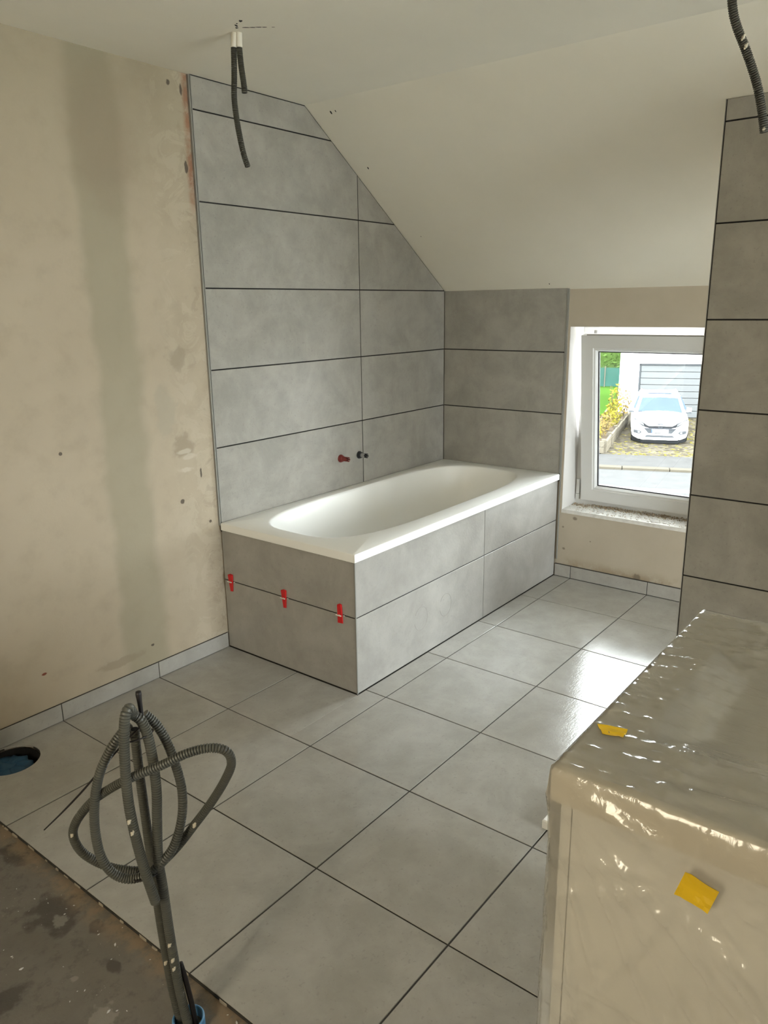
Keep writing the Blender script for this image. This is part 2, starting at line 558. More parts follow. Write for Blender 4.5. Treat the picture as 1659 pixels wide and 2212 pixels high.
# ------------------------------------------------------------------ shell
HC, HR = (2.925, .095), .098     # drain hole beside the wall
def holed(mb, x0, x1, y0, y1, z0, z1):
    h = HR - .003
    return mb.box(x0, HC[0] - h, y0, y1, z0, z1).box(HC[0] + h, x1, y0, y1, z0, z1).box(HC[0] - h, HC[0] + h, y0, HC[1] - h, z0, z1).box(HC[0] - h, HC[0] + h, HC[1] + h, y1, z0, z1)
fl = holed(MB(), -.35, XR + .2, -.25, YR + .2, -.25, -.010).build('floor', M['screed'])
tag(fl, 'bare dirty grey screed floor half covered with large grey tiles', 'floor', 'structure')
holed(MB(), -.012, XE, -.012, YR, -.0101, -.0022).build('grout', M['floor_grout'], fl)
xs = [.0] + [XA + T * k for k in range(7)]
ys = [.0] + [Y0 - T, Y0] + [Y0 + T * k for k in range(1, 13)]
for i in range(len(xs) - 1):
    for j in range(len(ys) - 1):
        a0, a1, b0, b1 = xs[i] + GAP / 2, xs[i + 1] - GAP / 2, ys[j] + GAP / 2, min(ys[j + 1] - GAP / 2, YR)
        if b0 > YR - .02:
            continue
        if i == 0:
            a0 = .006
        if j == 0:
            b0 = -.008
        if a0 < L and b0 < W:                # the bathtub stands here
            if b1 <= W:
                if a1 <= L + .01:
                    continue
                a0 = L + .003
            elif a1 <= L + .02:
                b0 = W + .002
            else:                             # corner tile: two pieces of an L
                tile('floor_tile', rect(a0, a1, W + .002, b1), (0, 0, -.008), EX, EY, EZ, .008, M['floor_tile'], fl)
                tile('floor_tile', rect(L + .003, a1, b0, W + .002), (0, 0, -.008), EX, EY, EZ, .008, M['floor_tile'], fl)
                continue
        if a0 < HC[0] < a1 and b0 < HC[1] < b1:
            # tile cut around the drain hole
            mb = MB()
            N = 40
            angs = sorted([2 * math.pi * k / N for k in range(N)] + [math.atan2(y - HC[1], x - HC[0]) % (2 * math.pi) for x in (a0, a1) for y in (b0, b1)])

            def out(a):
                c_, s_ = math.cos(a), math.sin(a)
                k = min(((a1 if c_ > 0 else a0) - HC[0]) / c_ if abs(c_) > 1e-6 else 9, ((b1 if s_ > 0 else b0) - HC[1]) / s_ if abs(s_) > 1e-6 else 9)
                return (HC[0] + c_ * k, HC[1] + s_ * k)
            R_ = [[], [], [], []]
            for a in angs:
                q = out(a)
                k = (Vector(q) - Vector(HC)).length
                rr = min(HR, k - .0005)
                h_ = (HC[0] + math.cos(a) * rr, HC[1] + math.sin(a) * rr)
                R_[0].append((q[0], q[1], -.008))
                R_[1].append((q[0], q[1], 0))
                R_[2].append((h_[0], h_[1], 0))
                R_[3].append((h_[0], h_[1], -.008))
            mb.rings(R_, False, False).build('floor_tile', M['floor_tile'], fl)
            continue
        tile('floor_tile', rect(a0, a1, b0, b1), (0, 0, -.008), EX, EY, EZ, .008, M['floor_tile'], fl)
# mortar squeezed out along the last row of tiles
mb = MB()
y = .3
while y < 2.4:
    ln = random.uniform(.008, .05)
    d = random.uniform(.001, .0045)
    mb.prism([(XE - .002, y), (XE + d, y + ln * .2), (XE + d * .8, y + ln * .8), (XE - .002, y + ln)], (0, 0, -.0102), EX, EY, EZ, random.uniform(.004, .008), .001)
    y += ln * random.uniform(1.0, 5.0)
o = mb.build('mortar_edge', M['chips'], fl)
o['kind'] = 'stuff'
# drain hole: dark shaft lining the hole
dp = empty('drain_pipe', (HC[0], HC[1], 0))
tag(dp, 'blue taped drain pipe opening sunk in the floor tile at the left wall', 'pipe')
MB().lathe([(HR - .004, -.20), (HR - .004, -.0095), (HR - .006, -.0095), (HR - .007, -.20)], 32).build('shaft', M['hollow'], dp, smooth=False)
mb = MB()
rs = []
for (r_, h_) in ((.078, -.0985), (.080, -.05), (.083, -.030), (.080, -.026), (.060, -.022), (.030, -.020)):
    rs.append([(r_ * math.cos(q * math.pi / 16) + .006 * math.sin(q * 1.7) + .016, r_ * math.sin(q * math.pi / 16) - .004, h_ + .004 * math.sin(q * 2.3)) for q in range(32)])
mb.rings(rs).build('pipe_cover', M['blue_dark'], dp, smooth=True)

wl = MB().box(-.35, XR + .2, -.25, -.012, -.05, 2.75).build('wall_left', M['plaster_left'])
tag(wl, 'long beige plaster wall tiled grey around the bathtub', 'wall', 'structure')
# black joint bed and tiles behind the bathtub
poly = [(0, .57), (L, .57), (L, ZC), (XF, ZC), (0, ZS)]
mb = MB().prism(poly, (0, -.0119, 0), EX, EZ, EY, .0100, .0005)
mb.build('joint_bed', M['joint'], wl)
zs = [.57, .9557, 1.2969, 1.6389, 1.9803, 2.3243, ZC + .05]
g = .0027
for k in range(6):
    for (a0, a1) in ((.0035, .7968 - g), (.7968 + g, L - .001)):
        if k == 5:
            if a0 < .5:
                continue
            a0 = .3
        if k == 4 and a0 < .5:
            pass
        p = rect(a0, a1, zs[k] + g, zs[k + 1] - g)
        p = clip(p, 0, 1, ZC - .004)
        p = clip(p, -SL, 1, ZS - .004)
        if len(p) >= 3:
            tile('wall_tile', p, (0, -.008, 0), EX, EZ, EY, .008, M['wall_tile'], wl)
MB().box(L - .0005, L + .0025, -.012, .0015, .615, ZC - .002).build('edge_trim', M['trim'], wl)
MB().box(L + .0035, L + .010, -.012, -.001, .60, ZC - .002).build('edge_filler', M['trim'], wl)

# window wall (with its opening) ----------------------------------------
OY0, OY1, OZ0, OZ1 = .815, 1.640, .405, 1.435
ww = MB()
for b in ((-.25, OY0, -.05, 1.6), (OY1, YR + .2, -.05, 1.6), (OY0, OY1, -.05, OZ0), (OY0, OY1, OZ1, 1.6)):
    if b[3] < 1.5:
        ww.box(-.28, -.012, *b)
    else:                         # top cut to the pitch of the roof
        ww.prism([(-.28, b[2]), (-.012, b[2]), (-.012, slope_z(-.012) + .012), (-.28, slope_z(-.28) + .012)], (0, b[0], 0), EX, EZ, EY, b[1] - b[0], .0002)
ww = ww.build('wall_window', M['plaster_window'])
tag(ww, 'low knee wall with bare plaster around the small window', 'wall', 'structure')
MB().box(-.0119, -.002, 0, .7933, .57, slope_z(-.01) - .002).build('joint_bed', M['joint'], ww)
for (a, b) in ((.57, .9557), (.9557, 1.2969), (1.2969, slope_z(0) + .0)):
    tile('wall_tile', rect(.0005, .7933 - .001, a + g, b - g), (-.008, 0, 0), EY, EZ, EX, .008, M['wall_tile'], ww)
MB().box(-.012, .0015, .7933, .7965, .615, slope_z(0) - .004).build('edge_trim', M['trim'], ww)
MB().box(-.012, -.003, .7975, .803, .10, slope_z(0) - .004).build('edge_filler', M['trim'], ww)
# painted reveals as thin linings
rv = MB()
rv.box(-.20, -.0121, OY0, OY0 + .002, OZ0, OZ1).box(-.20, -.0121, OY1 - .002, OY1, OZ0, OZ1).box(-.20, -.0121, OY0, OY1, OZ1 - .002, OZ1)
rv.build('reveal_lining', M['white_paint'], ww)
MB().box(-.20, -.009, OY0, OY1, OZ0 - .02, OZ0 + .001).build('sill_bed', M['sill'], ww)

# partition -------------------------------------------------------------
PE = 2.22                       # partition cut short out of view so side daylight passes
pp = MB()
prof = [(.74, -.05), (XP - .008, -.05), (XP - .008, slope_z(XP) + .02), (.74, slope_z(.74) + .02)]
pp.prism(prof, (0, YP + .012, 0), EX, EZ, EY, PE - YP - .012, .0005)
pw = pp.build('wall_partition', M['plaster_plain'])
tag(pw, 'grey tiled partition wall of the shower in front of the window', 'wall', 'structure')
MB().box(.74, XP + .27, PE, PE + .12, -.02, slope_z(.74)).build('side_light_block', M['plaster_plain'], pw)  # added out of view to keep side daylight off the partition face
MB().box(XP - .0081, XP - .002, YP + .002, PE, .0, slope_z(XP) - .003).build('joint_bed', M['joint'], pw)
MB().box(.74, XP - .008, YP + .003, YP + .012, 0, slope_z(.74) - .003).build('edge_face', M['white_paint'], pw)
MB().box(XP - .010, XP + .001, YP, YP + .0025, 0, slope_z(XP) - .003).build('edge_trim', M['trim'], pw)
zp = [0.0] + [.120 + .3427 * k for k in range(1, 7)] + [slope_z(XP) - .002]
zp[-2] = 2.176
zp = [0.0, .120, .4625, .8050, 1.1475, 1.4900, 1.8335, 2.176, slope_z(XP) - .001]
for k in range(len(zp) - 1):
    for (a, b) in ((YP + .0055, PE),):
        tile('wall_tile', rect(a + (g if a > 2 else 0), b - g, zp[k] + g, zp[k + 1] - g), (XP - .008, 0, 0), EY, EZ, EX, .008, M['wall_tile'], pw)

# rear and right walls ----------------------------------------------------
RW = (1.54, 2.22, .70, 2.20)        # unseen window added in the rear wall for fill daylight
rw = MB()
for b in ((-.25, RW[0], -.05, 2.75), (RW[1], YR + .2, -.05, 2.75), (RW[0], RW[1], -.05, RW[2]), (RW[0], RW[1], RW[3], 2.75)):
    rw.box(XR, XR + .2, *b)
tag(rw.build('wall_rear', M['plaster_plain']), 'beige plaster wall behind the photographer with an added unseen daylight window', 'wall', 'structure')
SW = (.90, 2.80, .10, 2.28)      # unseen window added at the far right end for side daylight
rw = MB()
for b in ((-.36, SW[0], -.05, 2.75), (SW[1], XR + .2, -.05, 2.75), (SW[0], SW[1], -.05, SW[2]), (SW[0], SW[1], SW[3], 2.75)):
    rw.box(b[0], b[1], YR, YR + .2, b[2], b[3])
tag(rw.build('wall_right', M['plaster_plain']), 'beige plaster wall closing the right side of the room', 'wall', 'structure')
w2 = empty('window_added_rear', (XR + .1, RW[0], RW[2]))
tag(w2, 'added unseen window giving fill daylight from behind the photographer', 'window', 'structure')
WW, HH = RW[1] - RW[0], RW[3] - RW[2]
MB().box(-.035, .035, 0, .07, 0, HH).box(-.035, .035, WW - .07, WW, 0, HH).box(-.035, .035, .07, WW - .07, 0, .07).box(-.035, .035, .07, WW - .07, HH - .07, HH).box(-.03, .03, WW / 2 - .04, WW / 2 + .04, .07, HH - .07).build('frame', M['pvc'], w2)
for q in (0, 1):
    MB().box(-.004, .004, .07 + q * (WW / 2 - .03), WW / 2 - .04 + q * (WW / 2 - .03), .07, HH - .07).build('pane', M['warm_tint_glass'], w2)

w3 = empty('window_added_side', (SW[0], YR + .1, SW[2]))
tag(w3, 'added tall unseen window for side daylight at the far right end of the room', 'window', 'structure')
WW, HH = SW[1] - SW[0], SW[3] - SW[2]
MB().box(0, .06, -.035, .035, 0, HH).box(WW - .06, WW, -.035, .035, 0, HH).box(.06, WW - .06, -.035, .035, 0, .06).box(.06, WW - .06, -.035, .035, HH - .06, HH).box(WW / 2 - .04, WW / 2 + .04, -.03, .03, .06, HH - .06).build('frame', M['pvc'], w3)
for q in (0, 1):
    MB().box(.06 + q * (WW / 2 - .02), WW / 2 - .04 + q * (WW / 2 - .02), -.004, .004, .06, HH - .06).build('pane', M['glass'], w3)

# ceilings ---------------------------------------------------------------
ce = MB().box(XF, XR + .2, -.25, YR + .2, ZC, ZC + .2).build('ceiling', M['ceiling'])
tag(ce, 'flat white painted ceiling with broken plaster at the conduits', 'ceiling', 'structure')
sl = MB().prism([(-.29, slope_z(-.29)), (XF, ZC), (XF + .3, ZC + .2), (-.29, slope_z(-.29) + .32)], (0, -.25, 0), EX, EZ, EY, YR + .45, .0005).build('ceiling_slope', M['ceiling'])
tag(sl, 'white painted sloping attic ceiling above tub and window', 'ceiling', 'structure')
# plaster cracks and holes around the conduit outlet, little knocks along the slope
for (x, y, a, b, an) in ((2.055, .545, .010, .004, .4), (2.075, .588, .009, .006, .9), (2.040, .530, .005, .005, 0), (2.066, .560, .004, .003, 1.2), (2.024, .556, .012, .0028, 2.30), (2.010, .573, .010, .0028, 2.30),
                         (1.998, .590, .011, .0026, 2.30), (1.986, .604, .008, .0024, 2.30), (1.968, .626, .005, .0012, 2.30)):
    p = [(a * math.cos(q) * (1 + .3 * math.sin(3 * q + x * 90)), b * math.sin(q)) for q in [k * math.pi / 4 for k in range(8)]]
    p = [(x + u * math.cos(an) - v * math.sin(an), y + u * math.sin(an) + v * math.cos(an)) for u, v in p]
    MB().prism(p, (0, 0, ZC + .0001), EX, EY, (0, 0, -1), .0006, .0001).build('crack', M['hollow'], ce)
en = Vector((SL, 0, -1)).normalized()
ea = Vector((1, 0, SL)).normalized()
for (x, y, r_) in ((1.109, .111, .010), (1.111, .140, .006), (.824, .092, .008), (.40, .11, .004), (.03, .70, .006)):
    p = [(r_ * math.cos(k), r_ * .45 * math.sin(k) * (1 + .3 * math.sin(2 * k))) for k in [q * math.pi / 4 for q in range(8)]]
    MB().prism(p, (x, y, slope_z(x) + .0002), ea, EY, en, .0006, .0001).build('knock', M['grout'], sl)

# skirting tiles ----------------------------------------------------------
bl = empty('baseboard_left', (XE, -.012, 0))
tag(bl, 'grey tile skirting along the beige plaster wall', 'skirting', 'structure')
ux = [L + .004] + [XA + T * k for k in (4, 5, 6)] + [XE + T * k for k in (1, 2, 3)]
for a, b in zip(ux[:-1], ux[1:]):
    o = tile('skirting_tile', rect(a + .0018, b - .0018, .0015, .072), (0, 0, 0), EX, EZ, EY, .0085, M['floor_tile'], bl)
    o.location = Vector(o.location) - Vector((XE, 0, 0))
MB().box(L - XE + .004, 2.0, .0, .0055, .0, .073).build('joint_bed', M['grout'], bl)
bw = empty('baseboard_window', (-.012, W, 0))
tag(bw, 'grey tile skirting under the small window', 'skirting', 'structure')
uy = [W + .004, Y0, Y0 + T, Y0 + 2 * T, Y0 + 3 * T]
for a, b in zip(uy[:-1], uy[1:]):
    o = tile('skirting_tile', rect(a + .0018, b - .0018, .0015, .072), (0, 0, 0), EY, EZ, EX, .0165, M['floor_tile'], bw)
    o.location = Vector(o.location) - Vector((0, W, 0))
MB().box(0, .012, .004, 1.6, 0, .073).build('joint_bed', M['grout'], bw)

# ------------------------------------------------------------------ window_1 (tilted open)
wn = empty('window_1', (-.23, (OY0 + OY1) / 2, OZ0))
tag(wn, 'small white window tilted open in the knee wall', 'window', 'structure')
hw, hh = (OY1 - OY0) / 2, OZ1 - OZ0
fx0, fx1 = -.035, .035
mb = MB().box(fx0, fx1, -hw, -hw + .055, .001, hh).box(fx0, fx1, hw - .055, hw, .001, hh).box(fx0, fx1, -hw + .055, hw - .055, .001, .050).box(fx0, fx1, -hw + .055, hw - .055, hh - .055, hh)
mb.build('frame', M['pvc'], wn)
sash = empty('sash', (.040, 0, .034))
sash.parent = wn
sash.rotation_euler = (0, math.radians(7.0), 0)
sw, sh, st = .367, .957, .085
def mitre(mb, h0, h1, w0, w1, z0, z1, x0, x1):
    for (ya, yb, za, zb) in ((-w1, -w0, z0, z1), (w0, w1, z0, z1), (-w0, w0, z0, z0 + (w1 - w0)), (-w0, w0, z1 - (w1 - w0), z1)):
        mb.box(x0, x1, ya, yb, za, zb)
    return mb
mitre(MB(), 0, 0, sw - .068, sw, 0, sh, -.045, .018).build('sash_frame', M['pvc'], sash)
# glazing bead: sloping strip all round
mb = MB()
def ringrect(w_, z0, z1, x):
    return [(x, -w_, z0), (x, w_, z0), (x, w_, z1), (x, -w_, z1)]
a_ = sw - .068
mb.rings([ringrect(a_, .068, sh - .068, .016), ringrect(a_ - .003, .071, sh - .071, .013), ringrect(a_ - .012, .080, sh - .080, .011), ringrect(a_ - .021, .089, sh - .089, -.004), ringrect(a_ - .021, .089, sh - .089, -.02)], False, False)
mb.build('glazing_bead', M['pvc'], sash)
mb = MB()
b_ = a_ - .021
mb.rings([ringrect(b_ + .001, .088, sh - .088, -.006), ringrect(b_ - .006, .095, sh - .095, -.009), ringrect(b_ - .006, .095, sh - .095, -.02)], False, False)
mb.build('gasket', M['gasket'], sash)
MB().box(-.018, -.012, -b_, b_, .088, sh - .088).build('pane', M['glass'], sash)
MB().box(.0, .012, -sw + .03, sw - .03, sh, sh + .006).build('fitting_rail', M['chrome'], sash)
MB().box(.035, .052, -hw + .008, -hw + .030, .030, .062).box(.035, .055, -hw + .012, -hw + .030, .066, .150).build('hinge', M['pvc'], wn)
MB().box(.035, .040, -.30, .30, hh - .050, hh - .044).box(.035, .046, -hw + .065, -hw + .080, hh - .052, hh - .026).build('fitting', M['chrome'], wn)

# crumbs of mortar and dust on the sill
mb = MB()
for k in range(900):
    y = random.uniform(OY0 + .01, OY1 - .02)
    back = random.random() < .72
    x = -.185 + abs(random.gauss(0, .022)) if back else random.uniform(-.17, -.02)
    if back and y < OY0 + .12:
        x += random.uniform(0, .04)
    s = random.uniform(.0015, .0055) if back else random.uniform(.001, .0035)
    z = OZ0 + .001 + (random.uniform(0, .010) * max(0, 1 - (x + .19) / .05) if back else 0)
    q = [(s * random.uniform(.5, 1.2) * math.cos(a), s * random.uniform(.4, 1) * math.sin(a)) for a in (0, 1.3, 2.5, 3.8, 5.1)]
    mb.prism([(x + u, y + v) for u, v in q], (0, 0, z), EX, EY, EZ, s * random.uniform(.5, 1.3), s * .2)
o = mb.build('sill_rubble', M['rubble'])
tag(o, 'crumbs of old mortar and dust lying along the window sill', 'rubble', 'stuff')
mb = MB()
for k in range(26):
    y, x = random.uniform(OY0 + .05, OY1 - .1), random.uniform(-.12, -.015)
    s = random.uniform(.004, .013)
    q = [(x + s * random.uniform(.4, 1) * math.cos(a), y + s * random.uniform(.5, 1.4) * math.sin(a)) for a in (0, 1.1, 2.2, 3.3, 4.4, 5.4)]
    mb.prism(q, (0, 0, OZ0 + .001), EX, EY, EZ, random.uniform(.002, .006), .0008)
tag(mb.build('plaster_flakes', M['white_paint']), 'white plaster flakes scattered on the front of the window sill', 'plaster', 'stuff')

# ------------------------------------------------------------------ bathtub
tub = empty('bathtub', (.0, .0, ZR))
tag(tub, 'white built-in bathtub with oval basin in the tiled corner', 'bathtub')
cx, cy, ax, by, ne = .915, .383, .825, .318, 3.6


def sup(a, d, sc=1.0):
    c_, s_ = math.cos(a), math.sin(a)
    A, B = (ax - d) * sc, (by - d) * sc
    n_ = ne - min(1.2, d * 6)
    r_ = (abs(c_ / A) ** n_ + abs(s_ / B) ** n_) ** (-1 / n_)
    return cx + r_ * c_, cy + r_ * s_


x0, x1, y0, y1 = .001, L + .008, .001, W + .008
NA = 120
angs = [2 * math.pi * k / NA for k in range(NA)] + [math.atan2(y - cy, x - cx) % (2 * math.pi) for x in (x0, x1) for y in (y0, y1)]
angs = sorted(angs)


def rr(a, d):
    c_, s_ = math.cos(a), math.sin(a)
    k = min((((x1 - d) if c_ > 0 else (x0 + d)) - cx) / c_ if abs(c_) > 1e-6 else 9, (((y1 - d) if s_ > 0 else (y0 + d)) - cy) / s_ if abs(s_) > 1e-6 else 9)
    return cx + c_ * k, cy + s_ * k


R_ = []
for d, z in ((.03, ZR + .004), (0, ZR + .002), (0, ZT - .006), (.002, ZT - .002), (.006, ZT)):
    R_.append([(*rr(a, d), z - ZR) for a in angs])
for d, z in ((-.006, ZT), (0, ZT - .001), (.004, ZT - .005), (.007, ZT - .013), (.018, ZT - .07), (.035, ZT - .16), (.055, ZT - .26), (.080, ZT - .34), (.115, ZT - .39), (.165, ZT - .415), (.24, ZT - .424)):
    R_.append([(*sup(a, d), z - ZR) for a in angs])
mb = MB().rings(R_, False, True)
mb.build('tub_shell', M['enamel'], tub, auto=35)
MB().lathe([(.026, 0), (.026, .003), (.022, .006), (.006, .006)], 24, 'z', (1.15, cy, ZT - .424 - ZR + .0005)).build('drain_cap', M['chrome'], tub, smooth=False)

# tiled surround of the tub
sr = empty('bathtub_surround', (L, W, 0))
tag(sr, 'grey tiled panels boxing in the bathtub', 'tub panel')
MB().box(-L + .004, -.004, -.03, -.0035, .001, ZR).box(-.03, -.0035, -W, -.03, .001, ZR).build('joint_bed', M['grout'], sr)
tiles_ = {}
for (a, b) in ((.001, .8112), (.8112, L - .0025)):
    for (c_, d_) in ((.001, ZTJ), (ZTJ, ZR)):
        o = tile('panel_tile', rect(a + .0014, b - .0014, c_ + .0024, d_ - .0024), (0, W - .0085, 0), EX, EZ, EY, .008, M['panel_tile'], sr)
        o.location = Vector(o.location) - Vector((L, W, 0))
        tiles_[(a > .5, c_ > .1)] = o
for (c_, d_) in ((.001, ZTJ), (ZTJ, ZR)):
    o = tile('panel_tile', rect(-.007, W - .003, c_ + .0024, d_ - .0024), (L - .0085, 0, 0), EY, EZ, EX, .008, M['panel_tile'], sr)
    o.location = Vector(o.location) - Vector((L, W, 0))
MB().box(-.0045, .001, -.0045, .001, .001, ZR).build('corner_trim', M['trim'], sr)
# two faint pencil circles on the long side
big = tiles_[(True, False)]
for (x, z, rx, rz) in ((1.36, .185, .050, .056), (1.16, .187, .048, .056)):
    pts = [(x + rx * math.cos(q) - L - big.location.x, -.0005 - big.location.y, z + rz * math.sin(q) - big.location.z) for q in [k * 2 * math.pi / 48 for k in range(4, 47)]]
    MB().tube(pts, .0007, 4).build('pencil_circle', M['pencil'], big)

# red levelling wedges in the joint of the tub's end panel
LABW = ('red plastic tile wedge on the tub end panel next to the plaster wall', 'red plastic tile wedge in the middle of the tub end panel', 'red plastic tile wedge on the tub end panel nearest the outer corner')
for k, (y, sgn) in enumerate(((.040, 1), (.386, 1), (.708, -1))):
    wg = empty('levelling_wedge', (L, y, ZTJ))
    tag(wg, LABW[k], 'tile wedge', None, 'red tile levelling wedges')
    dz = (.331, .3325, .343)[k] - ZTJ
    h1, h0 = dz + .043, dz - .043
    w1, w0 = .0135, .0085
    if sgn < 0:
        w1, w0 = .0095, .0145
    pr = [(-w0, h0), (w0, h0 + .002), (w1, h1 - .002), (-w1 * .3, h1), (-w1 * .5, h1 - .006), (-w1, h1 - .004)]
    # wedge body: thin at the bottom, thick at the top
    mb = MB()
    lo = [(.0008, u, v) for u, v in pr]
    hi = [(.0030 + .007 * (v - h0) / (h1 - h0), u * .96, v) for u, v in pr]
    mb.rings([lo, hi]).build('wedge', M['red_plastic'], wg)
    MB().box(.0004, .013, -.004, .004, -.0015, .0015).box(.0105, .014, -.013, .013, -.0022, .0022).box(.0004, .0125, -.0165, -.0145, -.002, .002).box(.0004, .002, .0165, .024, -.0012, .0012).build('clip', M['clear_clip'], wg)

# water stubs on the wall
for (name, x, z, mname, lab) in (('pipe_stub', .987, .776, 'pipe_red', 'red capped water pipe stub above the bathtub rim'), ('pipe_stub', .833, .771, 'pipe_black', 'black and chrome water pipe stub beside the tile joint above the bathtub')):
    ps = empty(name, (x, .0, z))
    tag(ps, lab, 'pipe stub', None, 'water pipe stubs')
    col = M[mname]
    MB().lathe([(.021, .0002), (.021, .006), (.019, .008), (.0165, .018), (.014, .020)], 24, 'y').build('collar', col, ps, smooth=False)
    MB().lathe([(.0125, .012), (.0125, .045), (.0115, .047)], 20, 'y', cap1=False).build('body', M['chrome'] if mname == 'pipe_black' else col, ps, auto=40)
    mb = MB()
    for q in range(6):       # castellated mouth
        a0 = q * math.pi / 3
        ring = []
        for (r_, h_) in ((.0125, .045), (.0125, .058), (.0095, .058), (.0095, .045)):
            ring.append([(r_ * math.sin(a0 + s * .22), h_, r_ * math.cos(a0 + s * .22)) for s in (0, 1, 2, 3)])
        for i in range(4):
            A_, B_ = ring[i], ring[(i + 1) % 4]
            for j in range(3):
                mb.face([A_[j], A_[j + 1], B_[j + 1], B_[j]])
        mb.face([ring[i][0] for i in range(4)])
        mb.face([ring[i][3] for i in range(3, -1, -1)])
    mb.build('mouth', col, ps)
    MB().lathe([(.0112, .043), (.0112, .0445)], 20, 'y').build('bore', M['hollow'], ps)

# ------------------------------------------------------------------ hanging conduits
def conduit(name, pts, R, mat, parent, bore=True, base=Vector((0, 0, 0)), pitch=.0056):
    pts = [Vector(p) - base for p in pts]
    o = corrugated(pts, R, pitch).build(name, mat, parent, auto=32)
    if bore:
        e = pts[-1]
        d = (pts[-1] - pts[-2]).normalized()
        MB().tube([e - d * .001, e + d * .0022], [R, R * .98], 14).build('rim', M['conduit'], o)
        MB().tube([e + d * .0015, e + d * .0028], R * .72, 14).build('bore', M['hollow'], o)
    return o


HA = [(2.0139, .4878, ZC), (2.0164, .4846, 2.4089), (2.0188, .4816, 2.3249), (2.0216, .478, 2.2538), (2.0193, .481, 2.1889), (2.0139, .4878, 2.1231), (2.0079, .4954, 2.0712), (2.0012, .5038, 2.0353)]
HB = [(2.0043, .5, ZC), (2.0050, .499, 2.4087), (2.003, .5005, 2.3528), (1.9995, .505, 2.2963), (1.9985, .506, 2.2692)]
for pts, lab in ((HA, 'longer dark corrugated conduit hanging from the ceiling before the wall tiles'), (HB, 'shorter dark corrugated conduit hanging from the ceiling before the wall tiles')):
    b = Vector(pts[0])
    hc = empty('hanging_conduit', b)
    tag(hc, lab, 'conduit', None, 'conduits hanging from the ceiling')
    conduit('tube', pts, .0100, M['conduit_dark'], hc, True, b)
    q = [Vector((0, 0, .0)), Vector(pts[1]) - b, (Vector(pts[1]) - b) * 1.12]
    MB().tube(spline(q, .004), .0108, 14).build('paint_smear', M['ceiling'], hc, smooth=True)
HCp = [(1.664, 1.985, ZC), (1.6645, 1.986, 2.38), (1.6637, 1.9877, 2.3286), (1.6595, 1.9931, 2.2866), (1.6511, 2.0037, 2.2493), (1.6352, 2.024, 2.2008), (1.6198, 2.0435, 2.1516), (1.6065, 2.0604, 2.1019), (1.5957, 2.0741, 2.0459), (1.5883, 2.0835, 1.9961)]
b = Vector(HCp[0])
hc = empty('hanging_conduit', b)
tag(hc, 'curved grey corrugated conduit hanging from the ceiling before the shower partition', 'conduit', None, 'conduits hanging from the ceiling')
conduit('tube', HCp, .0115, M['conduit_dark'], hc, True, b)

def dab(pos, r, parent, base):
    # dried plaster splash on the side of a conduit that faces the room
    p = Vector(pos) - base + Vector((-fwd.x, -fwd.y, 0)).normalized() * .0085
    mb = MB()
    for (dx_, dz_, q) in ((0, 0, 1.0), (.5, .9, .7), (-.45, -1.0, .6)):
        c_ = p + Vector((rgt.x, rgt.y, 0)) * r * dx_ + Vector((0, 0, r * dz_))
        rs_ = []
        for k in range(1, 6):
            f = math.pi * k / 6
            rs_.append([(c_.x + r * q * math.sin(f) * math.cos(a), c_.y + r * q * math.sin(f) * math.sin(a), c_.z + r * q * 1.2 * math.cos(f)) for a in [n_ * math.pi / 4 for n_ in range(8)]])
        mb.rings(rs_)
    mb.build('plaster_dab', M['dab'], parent, smooth=True)


for q in ((1.641, 2.0165, 2.219), (1.6352, 2.024, 2.199)):
    dab(q, .0052, hc, b)

# ------------------------------------------------------------------ conduit bundle rising from the floor
A = [(3.2092, 1.4658, -.0102), (3.2172, 1.4556, .1024), (3.2208, 1.4511, .1917), (3.2234, 1.4478, .274), (3.2252, 1.4455, .3673), (3.2274, 1.4427, .4495), (3.2236, 1.4475, .5459), (3.2208, 1.4511, .6072), (3.2211, 1.4507, .6792), (3.225, 1.4458, .7418), (3.2336, 1.443, .7737), (3.245, 1.4365, .7901), (3.2578, 1.4446, .8118), (3.2693, 1.4461, .7972), (3.2737, 1.4406, .7409), (3.2764, 1.4371, .664), (3.2761, 1.4374, .5929), (3.272, 1.4427, .5199), (3.2628, 1.4463, .4409), (3.251, 1.4532, .3615)]
B = [(3.2086, 1.4343, -.0102), (3.2154, 1.4257, .0812), (3.2195, 1.4204, .1812), (3.2224, 1.4167, .2782), (3.2241, 1.4146, .3722), (3.226, 1.4122, .4593), (3.2273, 1.4105, .5523), (3.2286, 1.4089, .6426), (3.2291, 1.4083, .7066), (3.2287, 1.4088, .738)]
Cc = [(3.2086, 1.4181, .769), (3.192, 1.4311, .7403), (3.1811, 1.445, .7003), (3.1729, 1.4554, .6477), (3.1708, 1.4661, .5895), (3.1805, 1.4699, .5302), (3.2, 1.4614, .4707), (3.2248, 1.446, .4366), (3.2471, 1.4258, .4134), (3.2751, 1.3984, .4075), (3.2978, 1.3776, .4294), (3.3094, 1.3629, .4721), (3.3119, 1.3598, .5387), (3.3067, 1.3664, .6076), (3.2961, 1.3798, .667), (3.2773, 1.3955, .7143), (3.2569, 1.4053, .7426), (3.2393, 1.4114, .7596)]
